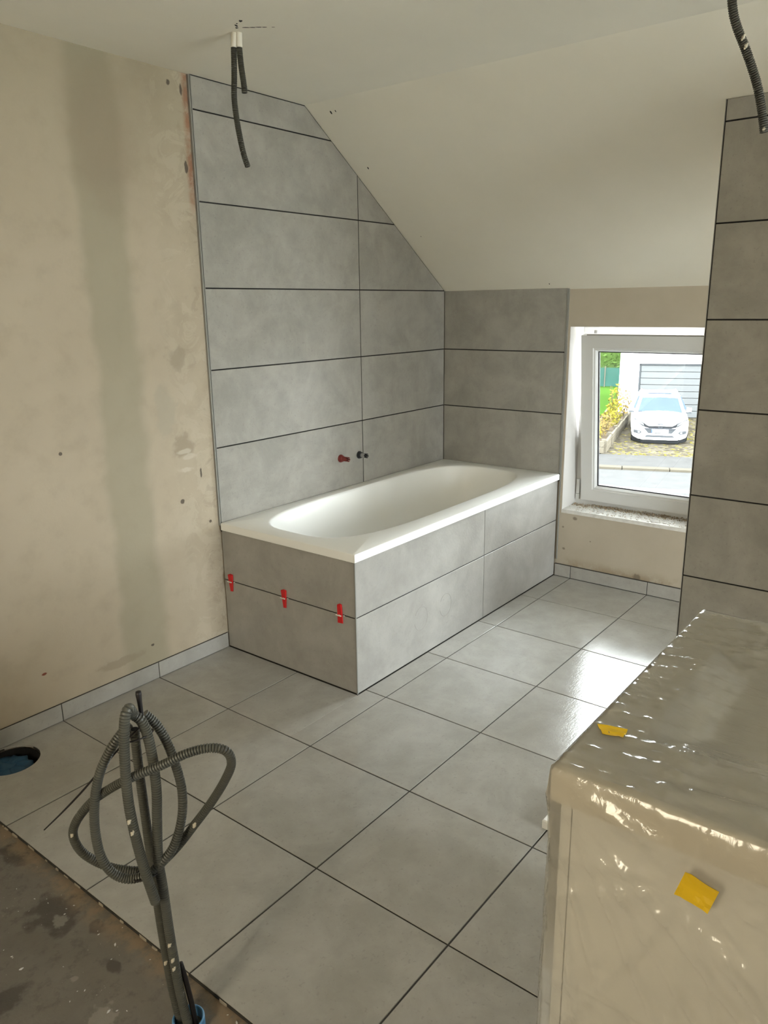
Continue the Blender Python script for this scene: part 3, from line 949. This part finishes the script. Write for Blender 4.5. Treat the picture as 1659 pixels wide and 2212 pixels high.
D = [(3.2022, 1.4101, .4014), (3.1768, 1.4424, .4467), (3.1542, 1.4791, .5058), (3.1378, 1.516, .5631), (3.1272, 1.5536, .6263), (3.1237, 1.5742, .6727), (3.1361, 1.5747, .7068), (3.1591, 1.5536, .717), (3.1903, 1.5221, .7085), (3.2258, 1.4835, .6847), (3.2579, 1.4396, .6608), (3.2809, 1.3911, .6276), (3.3015, 1.3407, .5834), (3.3197, 1.3014, .5291), (3.3234, 1.2886, .4875), (3.3113, 1.2959, .4447), (3.281, 1.3182, .4054), (3.2505, 1.3456, .3865), (3.2193, 1.3819, .3831), (3.2022, 1.4101, .4014)]
Ec = [(3.1936, 1.4695, -.0102), (3.1967, 1.4655, .0527), (3.2018, 1.4591, .12), (3.2074, 1.452, .172)]
bu = empty('conduit_bundle', (3.205, 1.455, -.010))
tag(bu, 'tangled bundle of grey corrugated conduits tied upright on the bare screed', 'conduit')
bb = Vector(bu.location)
for pts, R, bo in ((A, .0105, False), (B, .0098, True), (Cc, .0098, False), (D, .0095, False)):
    conduit('conduit', pts, R, M['conduit'], bu, bo, bb)
MB().tube(spline([Vector(p) - bb for p in Ec], .01), [.006 + .000 * i for i in range(len(spline([Vector(p) - bb for p in Ec], .01)))], 12).build('cable', M['black'], bu, smooth=True)
MB().tube([Vector(p) - bb for p in ((3.2229, 1.4323, .7476), (3.2237, 1.4313, .7785), (3.2242, 1.4306, .8053), (3.2246, 1.4301, .824), (3.2246, 1.4301, .829))], [.0045, .0045, .005, .0062, .0055], 12).build('cable_end', M['black'], bu, smooth=True)
tie = spline([Vector(p) - bb for p in ((3.2406, 1.4422, .7596), (3.2491, 1.4152, .7308), (3.2655, 1.3782, .6859), (3.2879, 1.3499, .6446), (3.3105, 1.3211, .6027), (3.3382, 1.286, .5561), (3.3648, 1.2522, .5139))], .006)
MB().tube(tie, [.0009 + .0012 * min(1, 1.0) * (1 if i < len(tie) * .7 else (1 - (i - len(tie) * .7) / (len(tie) * .3) * .6)) for i in range(len(tie))], 6).build('cable_tie', M['black'], bu)
for (c_, rx, ry, z) in (((3.233, 1.428), .030, .024, .735), ((3.238, 1.420), .034, .026, .412)):
    pts = [Vector((c_[0] + rx * math.cos(q), c_[1] + ry * math.sin(q), z + .006 * math.sin(q))) - bb for q in [k * 2 * math.pi / 28 for k in range(29)]]
    MB().tube(pts, .0016, 6).build('cable_tie', M['black'], bu)
for q in ((3.2765, 1.437, .571), (3.274, 1.44, .545), (3.2208, 1.4511, .195), (3.2200, 1.4511, .172), (3.2190, 1.4204, .168), (3.1542, 1.4791, .508), (3.322, 1.29, .50), (3.2225, 1.448, .235)):
    dab(q, .0042, bu, bb)
sv = empty('pipe_sleeve', (3.203, 1.456, -.010))
tag(sv, 'blue plastic sleeve around the foot of the conduit bundle', 'sleeve')
MB().lathe([(.036, .0), (.036, .026), (.033, .028), (.031, .026), (.031, .0)], 32, cap0=False, cap1=False).build('ring', M['blue'], sv, auto=40)

# chips scattered on the bare screed
mb = MB()
for k in range(80):
    x, y = random.uniform(XE + .01, 3.62), random.uniform(.15, 1.6)
    s = random.choice((.0012, .0016, .002, .0035))
    an = random.uniform(0, 3)
    q = [(s * 1.6 * math.cos(a), s * .7 * math.sin(a)) for a in (0.3, 1.6, 3.0, 4.6)]
    mb.prism([(x + u * math.cos(an) - v * math.sin(an), y + u * math.sin(an) + v * math.cos(an)) for u, v in q], (0, 0, -.010), EX, EY, EZ, s * .8, s * .15)
tag(mb.build('screed_debris', M['white_paint']), 'pale chips and crumbs littering the bare screed', 'debris', 'stuff')

# ------------------------------------------------------------------ shower tray
st_ = empty('shower_tray', (XP, 1.782, 0))
tag(st_, 'flat white shower tray peeking out beyond the wrapped washbasin unit', 'shower tray')
mb = MB()
ol, ow = 2.118 - XP - .001, .405
mb.rings([[(0.001 + d, d, z), (ol - d, d, z), (ol - d, ow - d, z), (.001 + d, ow - d, z)] for d, z in ((0, .0005), (0, .026), (.003, .030), (.035, .030), (.045, .026), (.12, .022))], True, True)
mb.build('tray', M['white_lacquer'], st_)
MB().lathe([(.055, .0215), (.055, .025), (.05, .027)], 28, 'z', (.6, .2, 0)).build('drain_cover', M['chrome'], st_)

# ------------------------------------------------------------------ wrapped washbasin unit
VX0, VX1, VY0, VY1, VH = 2.195, 2.995, 2.205, 2.82, .845
vu = empty('washbasin_unit', ((VX0 + VX1) / 2, (VY0 + VY1) / 2, 0))
tag(vu, 'white washbasin cabinet under clear plastic beside the shower partition', 'washbasin')
vb = Vector(vu.location)
def vbox(name, mat, *b, parent=None, off=None):
    off = off if off is not None else vb
    return MB().prism(rect(b[0] - off.x, b[1] - off.x, b[2] - off.y, b[3] - off.y), (0, 0, b[4]), EX, EY, EZ, b[5] - b[4], .0015).build(name, mat, parent or vu)
bx1, by0 = VX1 - .018, VY0 + .012
vbox('side_panel', M['white_lacquer'], VX0 + .02, bx1, by0, by0 + .018, .06, VH - .06)
vbox('side_panel', M['white_lacquer'], VX0 + .02, bx1, VY1 - .03, VY1 - .012, .06, VH - .06)
vbox('back_panel', M['white_lacquer'], VX0 + .02, VX0 + .03, by0 + .018, VY1 - .03, .06, VH - .06)
vbox('bottom_panel', M['white_lacquer'], VX0 + .03, bx1, by0 + .018, VY1 - .03, .06, .078)
vbox('plinth', M['white_lacquer'], VX0 + .05, bx1 - .04, by0 + .02, VY1 - .04, 0, .06)
dr = vbox('drawer_front', M['white_lacquer'], bx1 - .018, bx1, by0 + .020, VY1 - .032, .43, VH - .062)
dr = vbox('drawer_front', M['white_lacquer'], bx1 - .018, bx1, by0 + .020, VY1 - .032, .08, .427)
# basin top with a recessed bowl
bx0_, bx1_, by0_, by1_ = 2.40 - vb.x, 2.84 - vb.x, 2.295 - vb.y, VY1 - .08 - vb.y
mb = MB()
ou = lambda d, z: [(VX0 + d - vb.x, VY0 + d - vb.y, z), (VX1 - d - vb.x, VY0 + d - vb.y, z), (VX1 - d - vb.x, VY1 - d - vb.y, z), (VX0 + d - vb.x, VY1 - d - vb.y, z)]
inn = lambda d, z: [(bx0_ + d, by0_ + d, z), (bx1_ - d, by0_ + d, z), (bx1_ - d, by1_ - d, z), (bx0_ + d, by1_ - d, z)]
mb.rings([ou(.02, VH - .06), ou(0, VH - .058), ou(0, VH - .004), ou(.004, VH), inn(-.004, VH), inn(0, VH - .003), inn(.012, VH - .05), inn(.03, VH - .085), inn(.09, VH - .095)], True, True)
mb.build('basin_top', M['counter'], vu)

# clear dust sheet draped over the unit
def nz(x, y, z, s):
    return noise.noise(Vector((x * s, y * s, z * s)))
def ridged(x, y, z, s):
    return 1 - abs(noise.noise(Vector((x * s, y * s, z * s)))) * 2
def sheet_pos(bcoord, acoord):
    dx = max(0, bcoord - VX1) + max(0, VX0 - bcoord)
    dy = max(0, VY0 - acoord) + max(0, acoord - VY1)
    sy = -1 if acoord < VY0 else 1
    x = min(max(bcoord, VX0), VX1)
    y = min(max(acoord, VY0), VY1)
    sx = 1 if bcoord > VX1 else (-1 if bcoord < VX0 else 0)
    drop = math.hypot(dx, dy) if (dx > 0 and dy > 0) else dx + dy
    z = VH + .004 - drop
    e = min(1, drop / .05)
    wr = .5 * nz(bcoord, acoord, 1.3, 9) + .35 * ridged(bcoord * 1.5, acoord * .6, 4.1, 11) ** 3 + .25 * nz(bcoord, acoord, 7.7, 26)
    if drop == 0:
        # top: small creases running across, slack over the bowl
        inb = min(bcoord - 2.40, 2.84 - bcoord, acoord - 2.295)
        sag = -.018 * min(1, max(0, inb) / .08)
        cr = max(0, ridged(bcoord * 3.4 + acoord * .8, acoord * .55, .4, 10)) ** 5
        z += .002 + .004 * max(0, wr) + sag + .006 * cr * (1 - min(1, max(0, inb) / .10) * .8)
    else:
        out = .002 + e * (.004 + .007 * max(0, wr + .35))
        # tension folds fanning out from the near top corner and from the tape
        r1 = math.hypot(acoord - VY0 + .02, drop)
        th = math.atan2(drop, acoord - VY0 + .02)
        f1 = max(0, ridged(th * 1.9, r1 * .5, 3.3, 3.2)) ** 4
        r2_ = math.hypot(acoord - 2.44, drop - .11)
        th2 = math.atan2(drop - .11, acoord - 2.44)
        f2 = max(0, ridged(math.cos(th2) * 1.4, math.sin(th2) * 1.4, 8.1, 2.6)) ** 5
        fold = f1 * min(1, r1 / .12) + .7 * f2 * min(1, r2_ / .06)
        if dx > 0 and dy > 0:
            q = min(dx, dy)
            wing = min(.010, .05 * q)
            x += sx * (out * .6 + wing * .4)
            y += sy * (out * .45 + wing * .3) - sy * .009 * min(1, max(0, drop - .05) / .08)
        elif dx > 0:
            x += sx * (out - e * .004 + e * .010 * fold)
        else:
            y += sy * out * .7 - sy * .009 * min(1, max(0, drop - .05) / .08)
        z = max(z, .012 + .01 * abs(wr))
        if dy > 0 and dx == 0:
            z = max(z, .45 + .04 * nz(bcoord, 0, 0, 6) + .05 * dy)
    return Vector((x, y, z))


sheet = MB()
NX, NY = 210, 220
b0, b1_ = VX0 - .25, VX1 + .74
a0_, a1__ = VY0 - .40, VY1 + .40
for i in range(NX + 1):
    for j in range(NY + 1):
        p = sheet_pos(b0 + (b1_ - b0) * i / NX, a0_ + (a1__ - a0_) * j / NY)
        sheet.v.append((p.x - vb.x, p.y - vb.y, p.z))
for i in range(NX):
    for j in range(NY):
        k = i * (NY + 1) + j
        sheet.f.append((k, k + NY + 1, k + NY + 2, k + 1))
so = sheet.build('dust_sheet', M['polythene'], None, vb, smooth=True)
tag(so, 'crinkled clear plastic dust sheet draped over the washbasin cabinet', 'plastic sheet')


def tape(corners, nrm, label):
    # a piece of tape that follows the sheet: bilinear patch of sheet points lifted off slightly
    n = 6
    lo, hi = [], []
    for i in range(n + 1):
        for j in range(n + 1):
            u, v = i / n, j / n
            q = [corners[0][k] * (1 - u) * (1 - v) + corners[1][k] * u * (1 - v) + corners[2][k] * u * v + corners[3][k] * (1 - u) * v for k in (0, 1)]
            p = sheet_pos(*q)
            lo.append(p + nrm * .0012)
            hi.append(p + nrm * .0020)
    c0 = sum(lo, Vector()) / len(lo)
    mb = MB()
    mb.v = [tuple(p - c0) for p in lo + hi]
    N_ = (n + 1) ** 2
    for i in range(n):
        for j in range(n):
            a = i * (n + 1) + j
            mb.f += [(a, a + 1, a + n + 2, a + n + 1), (N_ + a, N_ + a + n + 1, N_ + a + n + 2, N_ + a + 1)]
    rim = [i * (n + 1) for i in range(n + 1)] + [n * (n + 1) + j for j in range(1, n + 1)] + [i * (n + 1) + n for i in range(n - 1, -1, -1)] + [j for j in range(n - 1, 0, -1)]
    for q in range(len(rim)):
        a, b = rim[q], rim[(q + 1) % len(rim)]
        mb.f.append((a, b, N_ + b, N_ + a))
    tag(mb.build('tape_piece', M['tape'], None, c0), label, 'tape', None, 'yellow tape pieces on the plastic')


fz = lambda z: VX1 + VH + .004 - z
tape([(fz(.766), 2.423), (fz(.755), 2.470), (fz(.710), 2.458), (fz(.719), 2.410)], Vector((1, 0, 0)), 'square of yellow adhesive tape on the front of the plastic sheet')
tape([(2.842, 2.216), (2.830, 2.265), (2.863, 2.269), (2.866, 2.235)], Vector((0, 0, 1)), 'strip of yellow adhesive tape on the top edge of the plastic sheet')

# ================================================================== outdoors
GZ = -2.92
TS, SS = Vector((-.9301, -.3672, 0)), Vector((-.3672, .9301, 0))
RZ = math.atan2(SS.y, SS.x)


def OUT(s, t_, z=0.0):
    p = Vector((3.9968, 2.6625, 0)) + SS * s + TS * t_
    p.z = GZ + z
    return p


def slab(name, mat, s0, s1, t0, t1, z0, z1, label, cat):
    o = MB().box(s0, s1, t0, t1, z0, z1).build(name, mat, None, OUT(0, 0), RZ)
    return tag(o, label, cat, 'structure')


slab('ground', M['soil'], -70, 70, -60, 90, -.6, -.12, 'dark earth ground under street and gardens', 'ground')
slab('ground_bounce_front', M['bounce_paving'], -40, 40, 1.0, 11.9, -.12, -.03, 'added unseen pale slab bouncing daylight up into the window', 'paving')  # added out of view to bounce daylight up onto the ceilings
slab('ground_bounce_yard', M['bounce_paving'], 2.0, 40, 1.0, 11.9, -.119, -.029, 'added unseen pale slab bouncing daylight up beside the house', 'paving')  # another added bounce surface, out of view
slab('ground_bounce_yard', M['bounce_paving'], -40, 40, -40, 1.0, -.12, -.03, 'added unseen pale slab bouncing daylight up behind the house', 'paving')  # added bounce surface for the rear and side windows
slab('road', M['asphalt'], -60, 60, 12.0, 21.9, -.12, -.02, 'grey asphalt street below the window', 'road')
slab('road_line', M['road_paint'], -60, 60, 19.4, 19.75, -.02, -.017, 'pale painted line along the street', 'road marking')
slab('sidewalk', M['pavement'], -60, 60, 22.15, 23.9, -.12, .03, 'grey tarmac pavement between kerb and driveway', 'pavement')
slab('ground_drive', M['gravel'], -.25, 5.5, 23.9, 32.5, -.12, .02, 'gravel driveway strewn with fallen leaves', 'driveway')
slab('ground_lawn', M['lawn'], -30, .2, 32.8, 60, -.12, .02, 'bright green lawn reaching back to the netting fence', 'lawn')
slab('ground_lawn', M['lawn'], -30, -.72, 26.5, 32.8, -.12, .019, 'bright green lawn beyond the raised bed', 'lawn')
kb = empty('kerb', OUT(0, 22.02), RZ)
tag(kb, 'row of pale kerb stones along the pavement', 'kerb', 'structure')
for k in range(-6, 8):
    MB().prism(rect(k * 1.25 + .36 + .01, k * 1.25 + 1.25 + .36 - .01, -.13, .13), (0, 0, -.12), EX, EY, EZ, .17, .012).build('kerb_stone', M['kerb'], kb)
# garage building
gb = empty('garage_building', OUT(0, 32.4), RZ)
tag(gb, 'white rendered house wall with a grey sectional garage door', 'building')
dx0, dx1, dz = .93, 3.55, 2.13
mb = MB().box(.24, dx0, 0, .3, 0, 5.2).box(dx1, 9, 0, .3, 0, 5.2).box(dx0, dx1, 0, .3, dz, 5.2).box(.24, .5, .3, 8, 0, 5.2)
mb.build('wall', M['house_white'], gb)
MB().box(dx0, dx0 + .06, .05, .12, 0, dz).box(dx1 - .06, dx1, .05, .12, 0, dz).box(dx0, dx1, .05, .12, dz - .07, dz).build('door_frame', M['car_grey'], gb)
MB().box(dx0 + .03, dx1 - .03, .13, .2, 0, dz - .03).build('door_backing', M['car_grey'], gb)
n_ = 8
for k in range(n_):
    z0_, z1_ = .02 + k * (dz - .09) / n_, .02 + (k + 1) * (dz - .09) / n_
    MB().prism(rect(dx0 + .07, dx1 - .07, z0_ + .008, z1_ - .008), (0, .13, 0), EX, EZ, (0, -1, 0), .05, .012).build('door_panel', M['door_grey'], gb)
# fence and hedge far behind the lawn
fe = empty('garden_fence', OUT(-1.2, 44), RZ)
tag(fe, 'low green garden netting fence behind the lawn', 'fence')
MB().box(-3, 2.2, -.01, .01, .05, 1.05).build('netting', M['net'], fe)
for k in range(5):
    MB().lathe([(.025, 0), (.025, 1.12), (.01, 1.14)], 8, 'z', (-2.6 + k * 1.1, -.04, 0)).build('post', M['timber'], fe)


def foliage(mb, c, r, n, ls):
    for _ in range(n):
        while True:
            p = Vector((random.uniform(-1, 1), random.uniform(-1, 1), random.uniform(-1, 1)))
            if p.length <= 1:
                break
        q = Vector((c[0] + p.x * r[0], c[1] + p.y * r[1], c[2] + p.z * r[2]))
        a = Vector((random.gauss(0, 1), random.gauss(0, 1), random.gauss(0, 1))).normalized()
        b = a.orthogonal().normalized()
        s = ls * random.uniform(.6, 1.2)
        mb.face([q - a * s, q + b * s * .45, q + a * s, q - b * s * .45])


hd = empty('hedge', OUT(-1.3, 46.5), RZ)
tag(hd, 'tall leafy green hedge behind the garden fence', 'hedge')
MB().lathe([(.06, 0), (.05, 1.2), (.02, 1.9)], 8).build('stem', M['bark'], hd)
MB().rings([[(x_, y_, z_) for x_, y_ in ((-3.2, -.5), (3.2, -.5), (3.2, .5), (-3.2, .5))] for z_ in (.1, 2.4)]).build('core', M['leaf_hedge'], hd)
mb = MB()
foliage(mb, (0, 0, 1.3), (3.6, .9, 1.6), 2600, .13)
mb.build('leaves', M['leaf_hedge'], hd)

# raised bed along the drive (front board wall of two planks per section)
rb = empty('raised_bed', OUT(0, 25), RZ)
tag(rb, 'raised garden bed of weathered timber planks beside the driveway', 'planter')
seg = [(-.15, 24.2, -.02, 25.5), (.0, 25.6, .17, 27.1), (.19, 27.1, .34, 28.6), (.36, 28.6, .52, 30.1), (.54, 30.1, .68, 31.6)]
for (s0, t0, s1, t1) in seg:
    d = Vector((s1 - s0, t1 - t0, 0))
    ln = d.length
    d.normalize()
    nn = Vector((-d.y, d.x, 0))
    o_ = Vector((s0, t0 - 25, 0))
    for k in range(2):
        MB().prism(rect(0, ln - .02, k * .19 + .01, k * .19 + .195), o_, d, EZ, -nn, .06, .008).build('plank', M['timber'], rb)
    MB().prism(rect(-.04, .05, -.02, .10), o_ + Vector((0, 0, 0)), d, nn, EZ, .44, .01).build('post', M['timber'], rb)
for k in range(2):
    MB().prism(rect(-1.6, -.17, k * .19 + .01, k * .19 + .195), (0, -.84, 0), EX, EZ, (0, -1, 0), .06, .008).build('plank', M['timber'], rb)
MB().prism(rect(0, 5.6, .22, .62), (-.62, -.2, 0), Vector((.08, 1, 0)).normalized(), EZ, (1, -.08, 0), .06, .01).build('back_board', M['timber'], rb)
MB().prism([(-1.6, -.75), (-.17, -.75), (-.06, .5), (.6, 6.5), (-.2, 6.5), (-.75, 0)], (0, 0, 0), EX, EY, EZ, .30, .01).build('bed_soil', M['soil'], rb)
SH = (('leaf_yellow', -.62, 24.6, .36, .62, 'yellow-green shrub at the street end of the raised bed'), ('leaf_orange', -.40, 25.4, .30, .50, 'orange tinted low shrub second from the street in the raised bed'),
      ('leaf_orange', -.22, 26.6, .32, .58, 'orange brown shrub in the middle of the raised bed'), ('leaf_yellow', -.05, 27.9, .32, .62, 'bushy yellow shrub in the middle of the raised bed'),
      ('leaf_yellow', .08, 29.2, .30, .78, 'tall yellow shrub before the white house wall'), ('leaf_orange', .40, 30.4, .32, 1.0, 'tall orange yellow shrub nearest the garage door'),
      ('leaf_grey', -.80, 28.4, .32, .40, 'grey green shrub at the lawn edge behind the raised bed'), ('leaf_red', -.58, 27.0, .13, .45, 'small red flowering plant behind the raised bed'), ('leaf_yellow', .05, 31.3, .26, 1.15, 'slim yellow shrub at the corner of the white house'))
for (mn, s, t_, r_, h_, lab) in SH:
    sb = empty('shrub', OUT(s, t_, .25), RZ)
    tag(sb, lab, 'shrub', None, 'shrubs of the raised bed')
    mb = MB()
    for k in range(5):
        a = random.uniform(0, 6.28)
        mb.tube([(0, 0, 0), (r_ * .35 * math.cos(a), r_ * .35 * math.sin(a), h_ * .5), (r_ * .7 * math.cos(a), r_ * .7 * math.sin(a), h_ * .95)], [.012, .008, .004], 5)
    mb.build('stem', M['bark'], sb)
    mb = MB()
    foliage(mb, (0, 0, h_ * .55), (r_, r_ * 1.3, h_ * .55), int(170 * (r_ / .4)), .075)
    mb.build('leaves', M[mn], sb)
mb = MB()
for k in range(420):
    s, t_ = random.uniform(0.0, 4.0), 24.0 + 8 * random.random() ** 1.5
    if s < .1 + (t_ - 25) * .11:
        continue
    a = random.uniform(0, 6.28)
    r_ = random.uniform(.03, .06)
    mb.prism([(s + r_ * math.cos(a + q), t_ - 25 + r_ * .6 * math.sin(a + q)) for q in (0, 1.5, 3.1, 4.7)], (0, 0, .021), EX, EY, EZ, .006, .001)
tag(mb.build('fallen_leaves', M['leaf_yellow'], None, OUT(0, 25), RZ), 'fallen yellow leaves scattered over the gravel driveway', 'leaves', 'stuff')

# ------------------------------------------------------------------ car, nose towards the street
car = empty('car', OUT(1.515, 26.0, .02), RZ - math.radians(0.5))
tag(car, 'white compact suv parked nose out on the gravel driveway', 'car')
ST = [(0.0, .60, .15, .62, .03), (.05, .73, .145, .69, .035), (.16, .83, .145, .77, .04), (.42, .875, .15, .84, .05), (1.0, .885, .18, .90, .06), (2.2, .885, .22, .94, .05), (3.8, .87, .24, .97, .05), (4.2, .82, .27, .95, .04), (4.3, .70, .32, .88, .03)]


def half(wd, z0, z1, c):
    r = [(wd * .80, z0), (wd * .97, z0 + .08), (wd, z0 + .22), (wd * .995, z1 - .14), (wd * .95, z1 - .03), (wd * .80, z1 + c * .3), (wd * .45, z1 + c * .8), (0, z1 + c)]
    return r


mb = MB()
rs = []
for (y, wd, z0, z1, c) in ST:
    h_ = half(wd, z0, z1, c)
    rs.append([(-x, y, z) for x, z in h_] + [(x, y, z) for x, z in reversed(h_[:-1])])
mb.rings(rs)
mb.build('body', M['car_white'], car, auto=50)


def yf(x):
    x = abs(x)
    P = [(0, 0), (.60, 0), (.73, .05), (.83, .16), (.875, .42), (.9, .6)]
    for (xa, ya), (xb, yb) in zip(P[:-1], P[1:]):
        if x <= xb:
            return ya + (yb - ya) * (x - xa) / (xb - xa)
    return .6


def patch(name, poly, mat, out=.014, par=None, th=.03):
    # a piece of trim following the rounded nose, cut where the nose bends
    mb = MB()
    cuts = [-.9, -.83, -.78, -.73, -.66, -.60, 0, .60, .66, .73, .78, .83, .9]
    for xa, xb in zip(cuts[:-1], cuts[1:]):
        p = clip(clip(poly, -1, 0, -xa), 1, 0, xb)
        if len(p) < 3:
            continue
        f_ = [(x, yf(x) - out + max(0, z - .66) * .35, z) for x, z in p]
        b_ = [(x, y + th, z) for x, y, z in f_]
        A_ = sum(p[i][0] * p[(i + 1) % len(p)][1] - p[(i + 1) % len(p)][0] * p[i][1] for i in range(len(p)))
        if A_ < 0:
            f_, b_ = f_[::-1], b_[::-1]
        mb.rings([b_, f_])
    return mb.build(name, mat, par or car)


mir = lambda P: [(-x, z) for x, z in P]
cab = [[(-.80, .93, .90), (.80, .93, .90), (.82, 1.9, .96), (.82, 3.9, .98), (.70, 4.15, .98), (-.70, 4.15, .98), (-.82, 3.9, .98), (-.82, 1.9, .96)],
       [(-.62, 1.72, 1.36), (.62, 1.72, 1.36), (.64, 2.2, 1.40), (.62, 3.5, 1.38), (.55, 3.75, 1.34), (-.55, 3.75, 1.34), (-.62, 3.5, 1.38), (-.64, 2.2, 1.40)],
       [(-.54, 1.84, 1.40), (.54, 1.84, 1.40), (.55, 2.2, 1.44), (.52, 3.4, 1.42), (.45, 3.6, 1.38), (-.45, 3.6, 1.38), (-.52, 3.4, 1.42), (-.55, 2.2, 1.44)]]
MB().rings(cab).build('cabin', M['car_white'], car, auto=35)
nrm = Vector((0, -.46, .79)).normalized()
def scr(u, v, off):        # point on the windscreen, u across, v up
    wd = .80 + (.62 - .80) * v
    return Vector((u * wd, .93 + .79 * v, .90 + .46 * v)) + nrm * off
gl_ = [(-.88, .04), (0, -.02), (.88, .04), (.90, .90), (0, .95), (-.90, .90)]
mb = MB().rings([[scr(u, v, -.02) for u, v in gl_], [scr(u, v, .008) for u, v in gl_]])
wsn = mb.build('windscreen', M['car_glass'], car)
MB().tube([scr(-.85, .05, .014), scr(-.1, .0, .018)], .008, 6).build('wiper', M['car_dark'], wsn)
MB().box(-.012, .012, 0, .012, -.16, 0).build('mirror_strap', M['car_white'], wsn, scr(0.03, .80, .004))
for s in (-1, 1):
    sg = [(s * .825, 1.25, 1.0), (s * .665, 1.95, 1.34), (s * .66, 3.3, 1.34), (s * .80, 3.8, 1.02)]
    n2 = Vector((s * .035, 0, .015))
    A1, A2 = [Vector(p) - n2 for p in sg], [Vector(p) + n2 * .6 for p in sg]
    if s > 0:
        A1, A2 = A1[::-1], A2[::-1]
    MB().rings([A1, A2]).build('side_window', M['car_glass'], car)
    MB().tube([(s * .58, 1.85, 1.42), (s * .585, 2.3, 1.475), (s * .57, 3.3, 1.455), (s * .54, 3.6, 1.39)], .018, 8).build('roof_rail', M['car_chrome'], car, smooth=True)
    # door mirror
    mr = MB().rings([[(s * (.84 + .15 * q) + .0, 1.18 + .11 * math.cos(a) * (1 - .25 * q), .99 + (.085 * (1 - .2 * q)) * math.sin(a)) for a in [k * math.pi / 5 * (1 if s < 0 else -1) for k in range(10)]] for q in (0.0, .4, .8, 1.0)])
    mo = mr.build('door_mirror', M['car_white'], car, auto=50)
    MB().box(min(s * .82, s * .99), max(s * .82, s * .99), 1.06, 1.20, .885, .925).build('mirror_arm', M['car_grey'], mo)
    # lamp units
    hl = [(.40, .605), (.52, .575), (.70, .70), (.84, .80), (.83, .825), (.66, .765), (.50, .69)]
    hl = hl if s > 0 else mir(hl)
    h1_ = patch('headlamp', hl, M['car_grey'], .016)
    ln_ = [(.50, .610), (.66, .695), (.80, .785), (.66, .745), (.52, .665)]
    patch('lens', ln_ if s > 0 else mir(ln_), M['car_lamp'], .022, h1_)
    fg = [(.55, .385), (.60, .44), (.79, .455), (.815, .43), (.80, .355), (.62, .335)]
    f1 = patch('fog_lamp_housing', fg if s > 0 else mir(fg), M['car_grey'], .012)
    cx_ = .645 * s
    patch('fog_lamp', [(cx_ + .035 * math.cos(q), .39 + .035 * math.sin(q)) for q in [k * math.pi / 6 for k in range(12)]], M['car_lamp'], .020, f1)
    for yy in (.78, 3.42):
        wh = MB().lathe([(.20, -.10), (.315, -.10), (.33, -.07), (.33, .07), (.315, .10), (.20, .10)], 28, 'x', (s * .775, yy, .33)).build('wheel', M['tyre'], car, auto=40)
        MB().lathe([(.20, -.102 if s < 0 else .08), (.19, -.08 if s < 0 else .102)], 28, 'x', (s * .775, yy, .33)).build('rim', M['car_chrome'], wh)
# sunroof
MB().prism(rect(-.40, .40, 1.95, 2.25), (0, 0, 1.425), EX, EY, EZ, .020, .004).build('sunroof', M['car_glass'], car)
MB().box(-.42, .42, 2.5, 2.56, 1.44, 1.452).build('roof_strip', M['car_grey'], car)
# grille, badge, number plate, intakes, skirt
gr = patch('grille', [(-.57, .670), (-.47, .565), (-.32, .525), (.32, .525), (.47, .565), (.57, .670), (.50, .675), (.36, .600), (-.36, .600), (-.50, .675)][::-1], M['car_dark'], .020)
MB().box(-.34, .34, -.012, .02, .655, .672).build('bonnet_gap', M['car_grey'], car)
gl2 = patch('lower_grille', [(-.50, .528), (.50, .528), (.36, .365), (-.36, .365)], M['car_grey'], .012)
MB().box(-.44, .44, -.030, -.01, .505, .527).build('chrome_bar', M['car_chrome'], gr)
bd = empty('badge', (0, -.036, .60))
bd.parent = car
q = [(-.080, .058), (.080, .058), (.066, -.053), (.052, -.064), (-.052, -.064), (-.066, -.053)]
qi = [(u * .80, v * .78) for u, v in q]
mb = MB()
for i in range(6):
    k = (i + 1) % 6
    mb.rings([[(q[i][0], .01, q[i][1]), (q[k][0], .01, q[k][1]), (qi[k][0], .01, qi[k][1]), (qi[i][0], .01, qi[i][1])], [(q[i][0], -.012, q[i][1]), (q[k][0], -.012, q[k][1]), (qi[k][0], -.012, qi[k][1]), (qi[i][0], -.012, qi[i][1])]])
mb.build('badge_frame', M['car_chrome'], bd)
mb = MB()
for (u0, v0, u1, v1) in ((-.042, .040, -.026, -.040), (.042, .040, .026, -.040)):
    mb.rings([[(u0 - .009, y_, v0), (u0 + .009, y_, v0), (u1 + .009, y_, v1), (u1 - .009, y_, v1)] for y_ in (.008, -.012)])
mb.box(-.03, .03, -.012, .008, -.008, .008)
mb.build('badge_letter', M['car_chrome'], bd)
npl = MB().prism(rect(-.26, .26, .385, .495), (0, -.012, 0), EX, EZ, (0, -1, 0), .016, .003).build('number_plate', M['plate'], car)
MB().box(-.26, -.225, -.0295, -.027, .388, .492).build('plate_band', M['plate_blue'], npl)
MB().box(-.04, -.02, -.0295, -.027, .425, .455).build('plate_mark', M['plate_red'], npl)
patch('lower_intake', [(-.40, .30), (-.47, .235), (.47, .235), (.40, .30)], M['car_grey'], .012)
MB().rings([[(-.56, .10, .03), (.56, .10, .03), (.82, .5, .03), (.82, 3.9, .10), (-.82, 3.9, .10), (-.82, .5, .03)], [(-.60, .03, .17), (.60, .03, .17), (.86, .45, .17), (.86, 4.1, .32), (-.86, 4.1, .32), (-.86, .45, .17)]]).build('skirt', M['car_dark'], car)
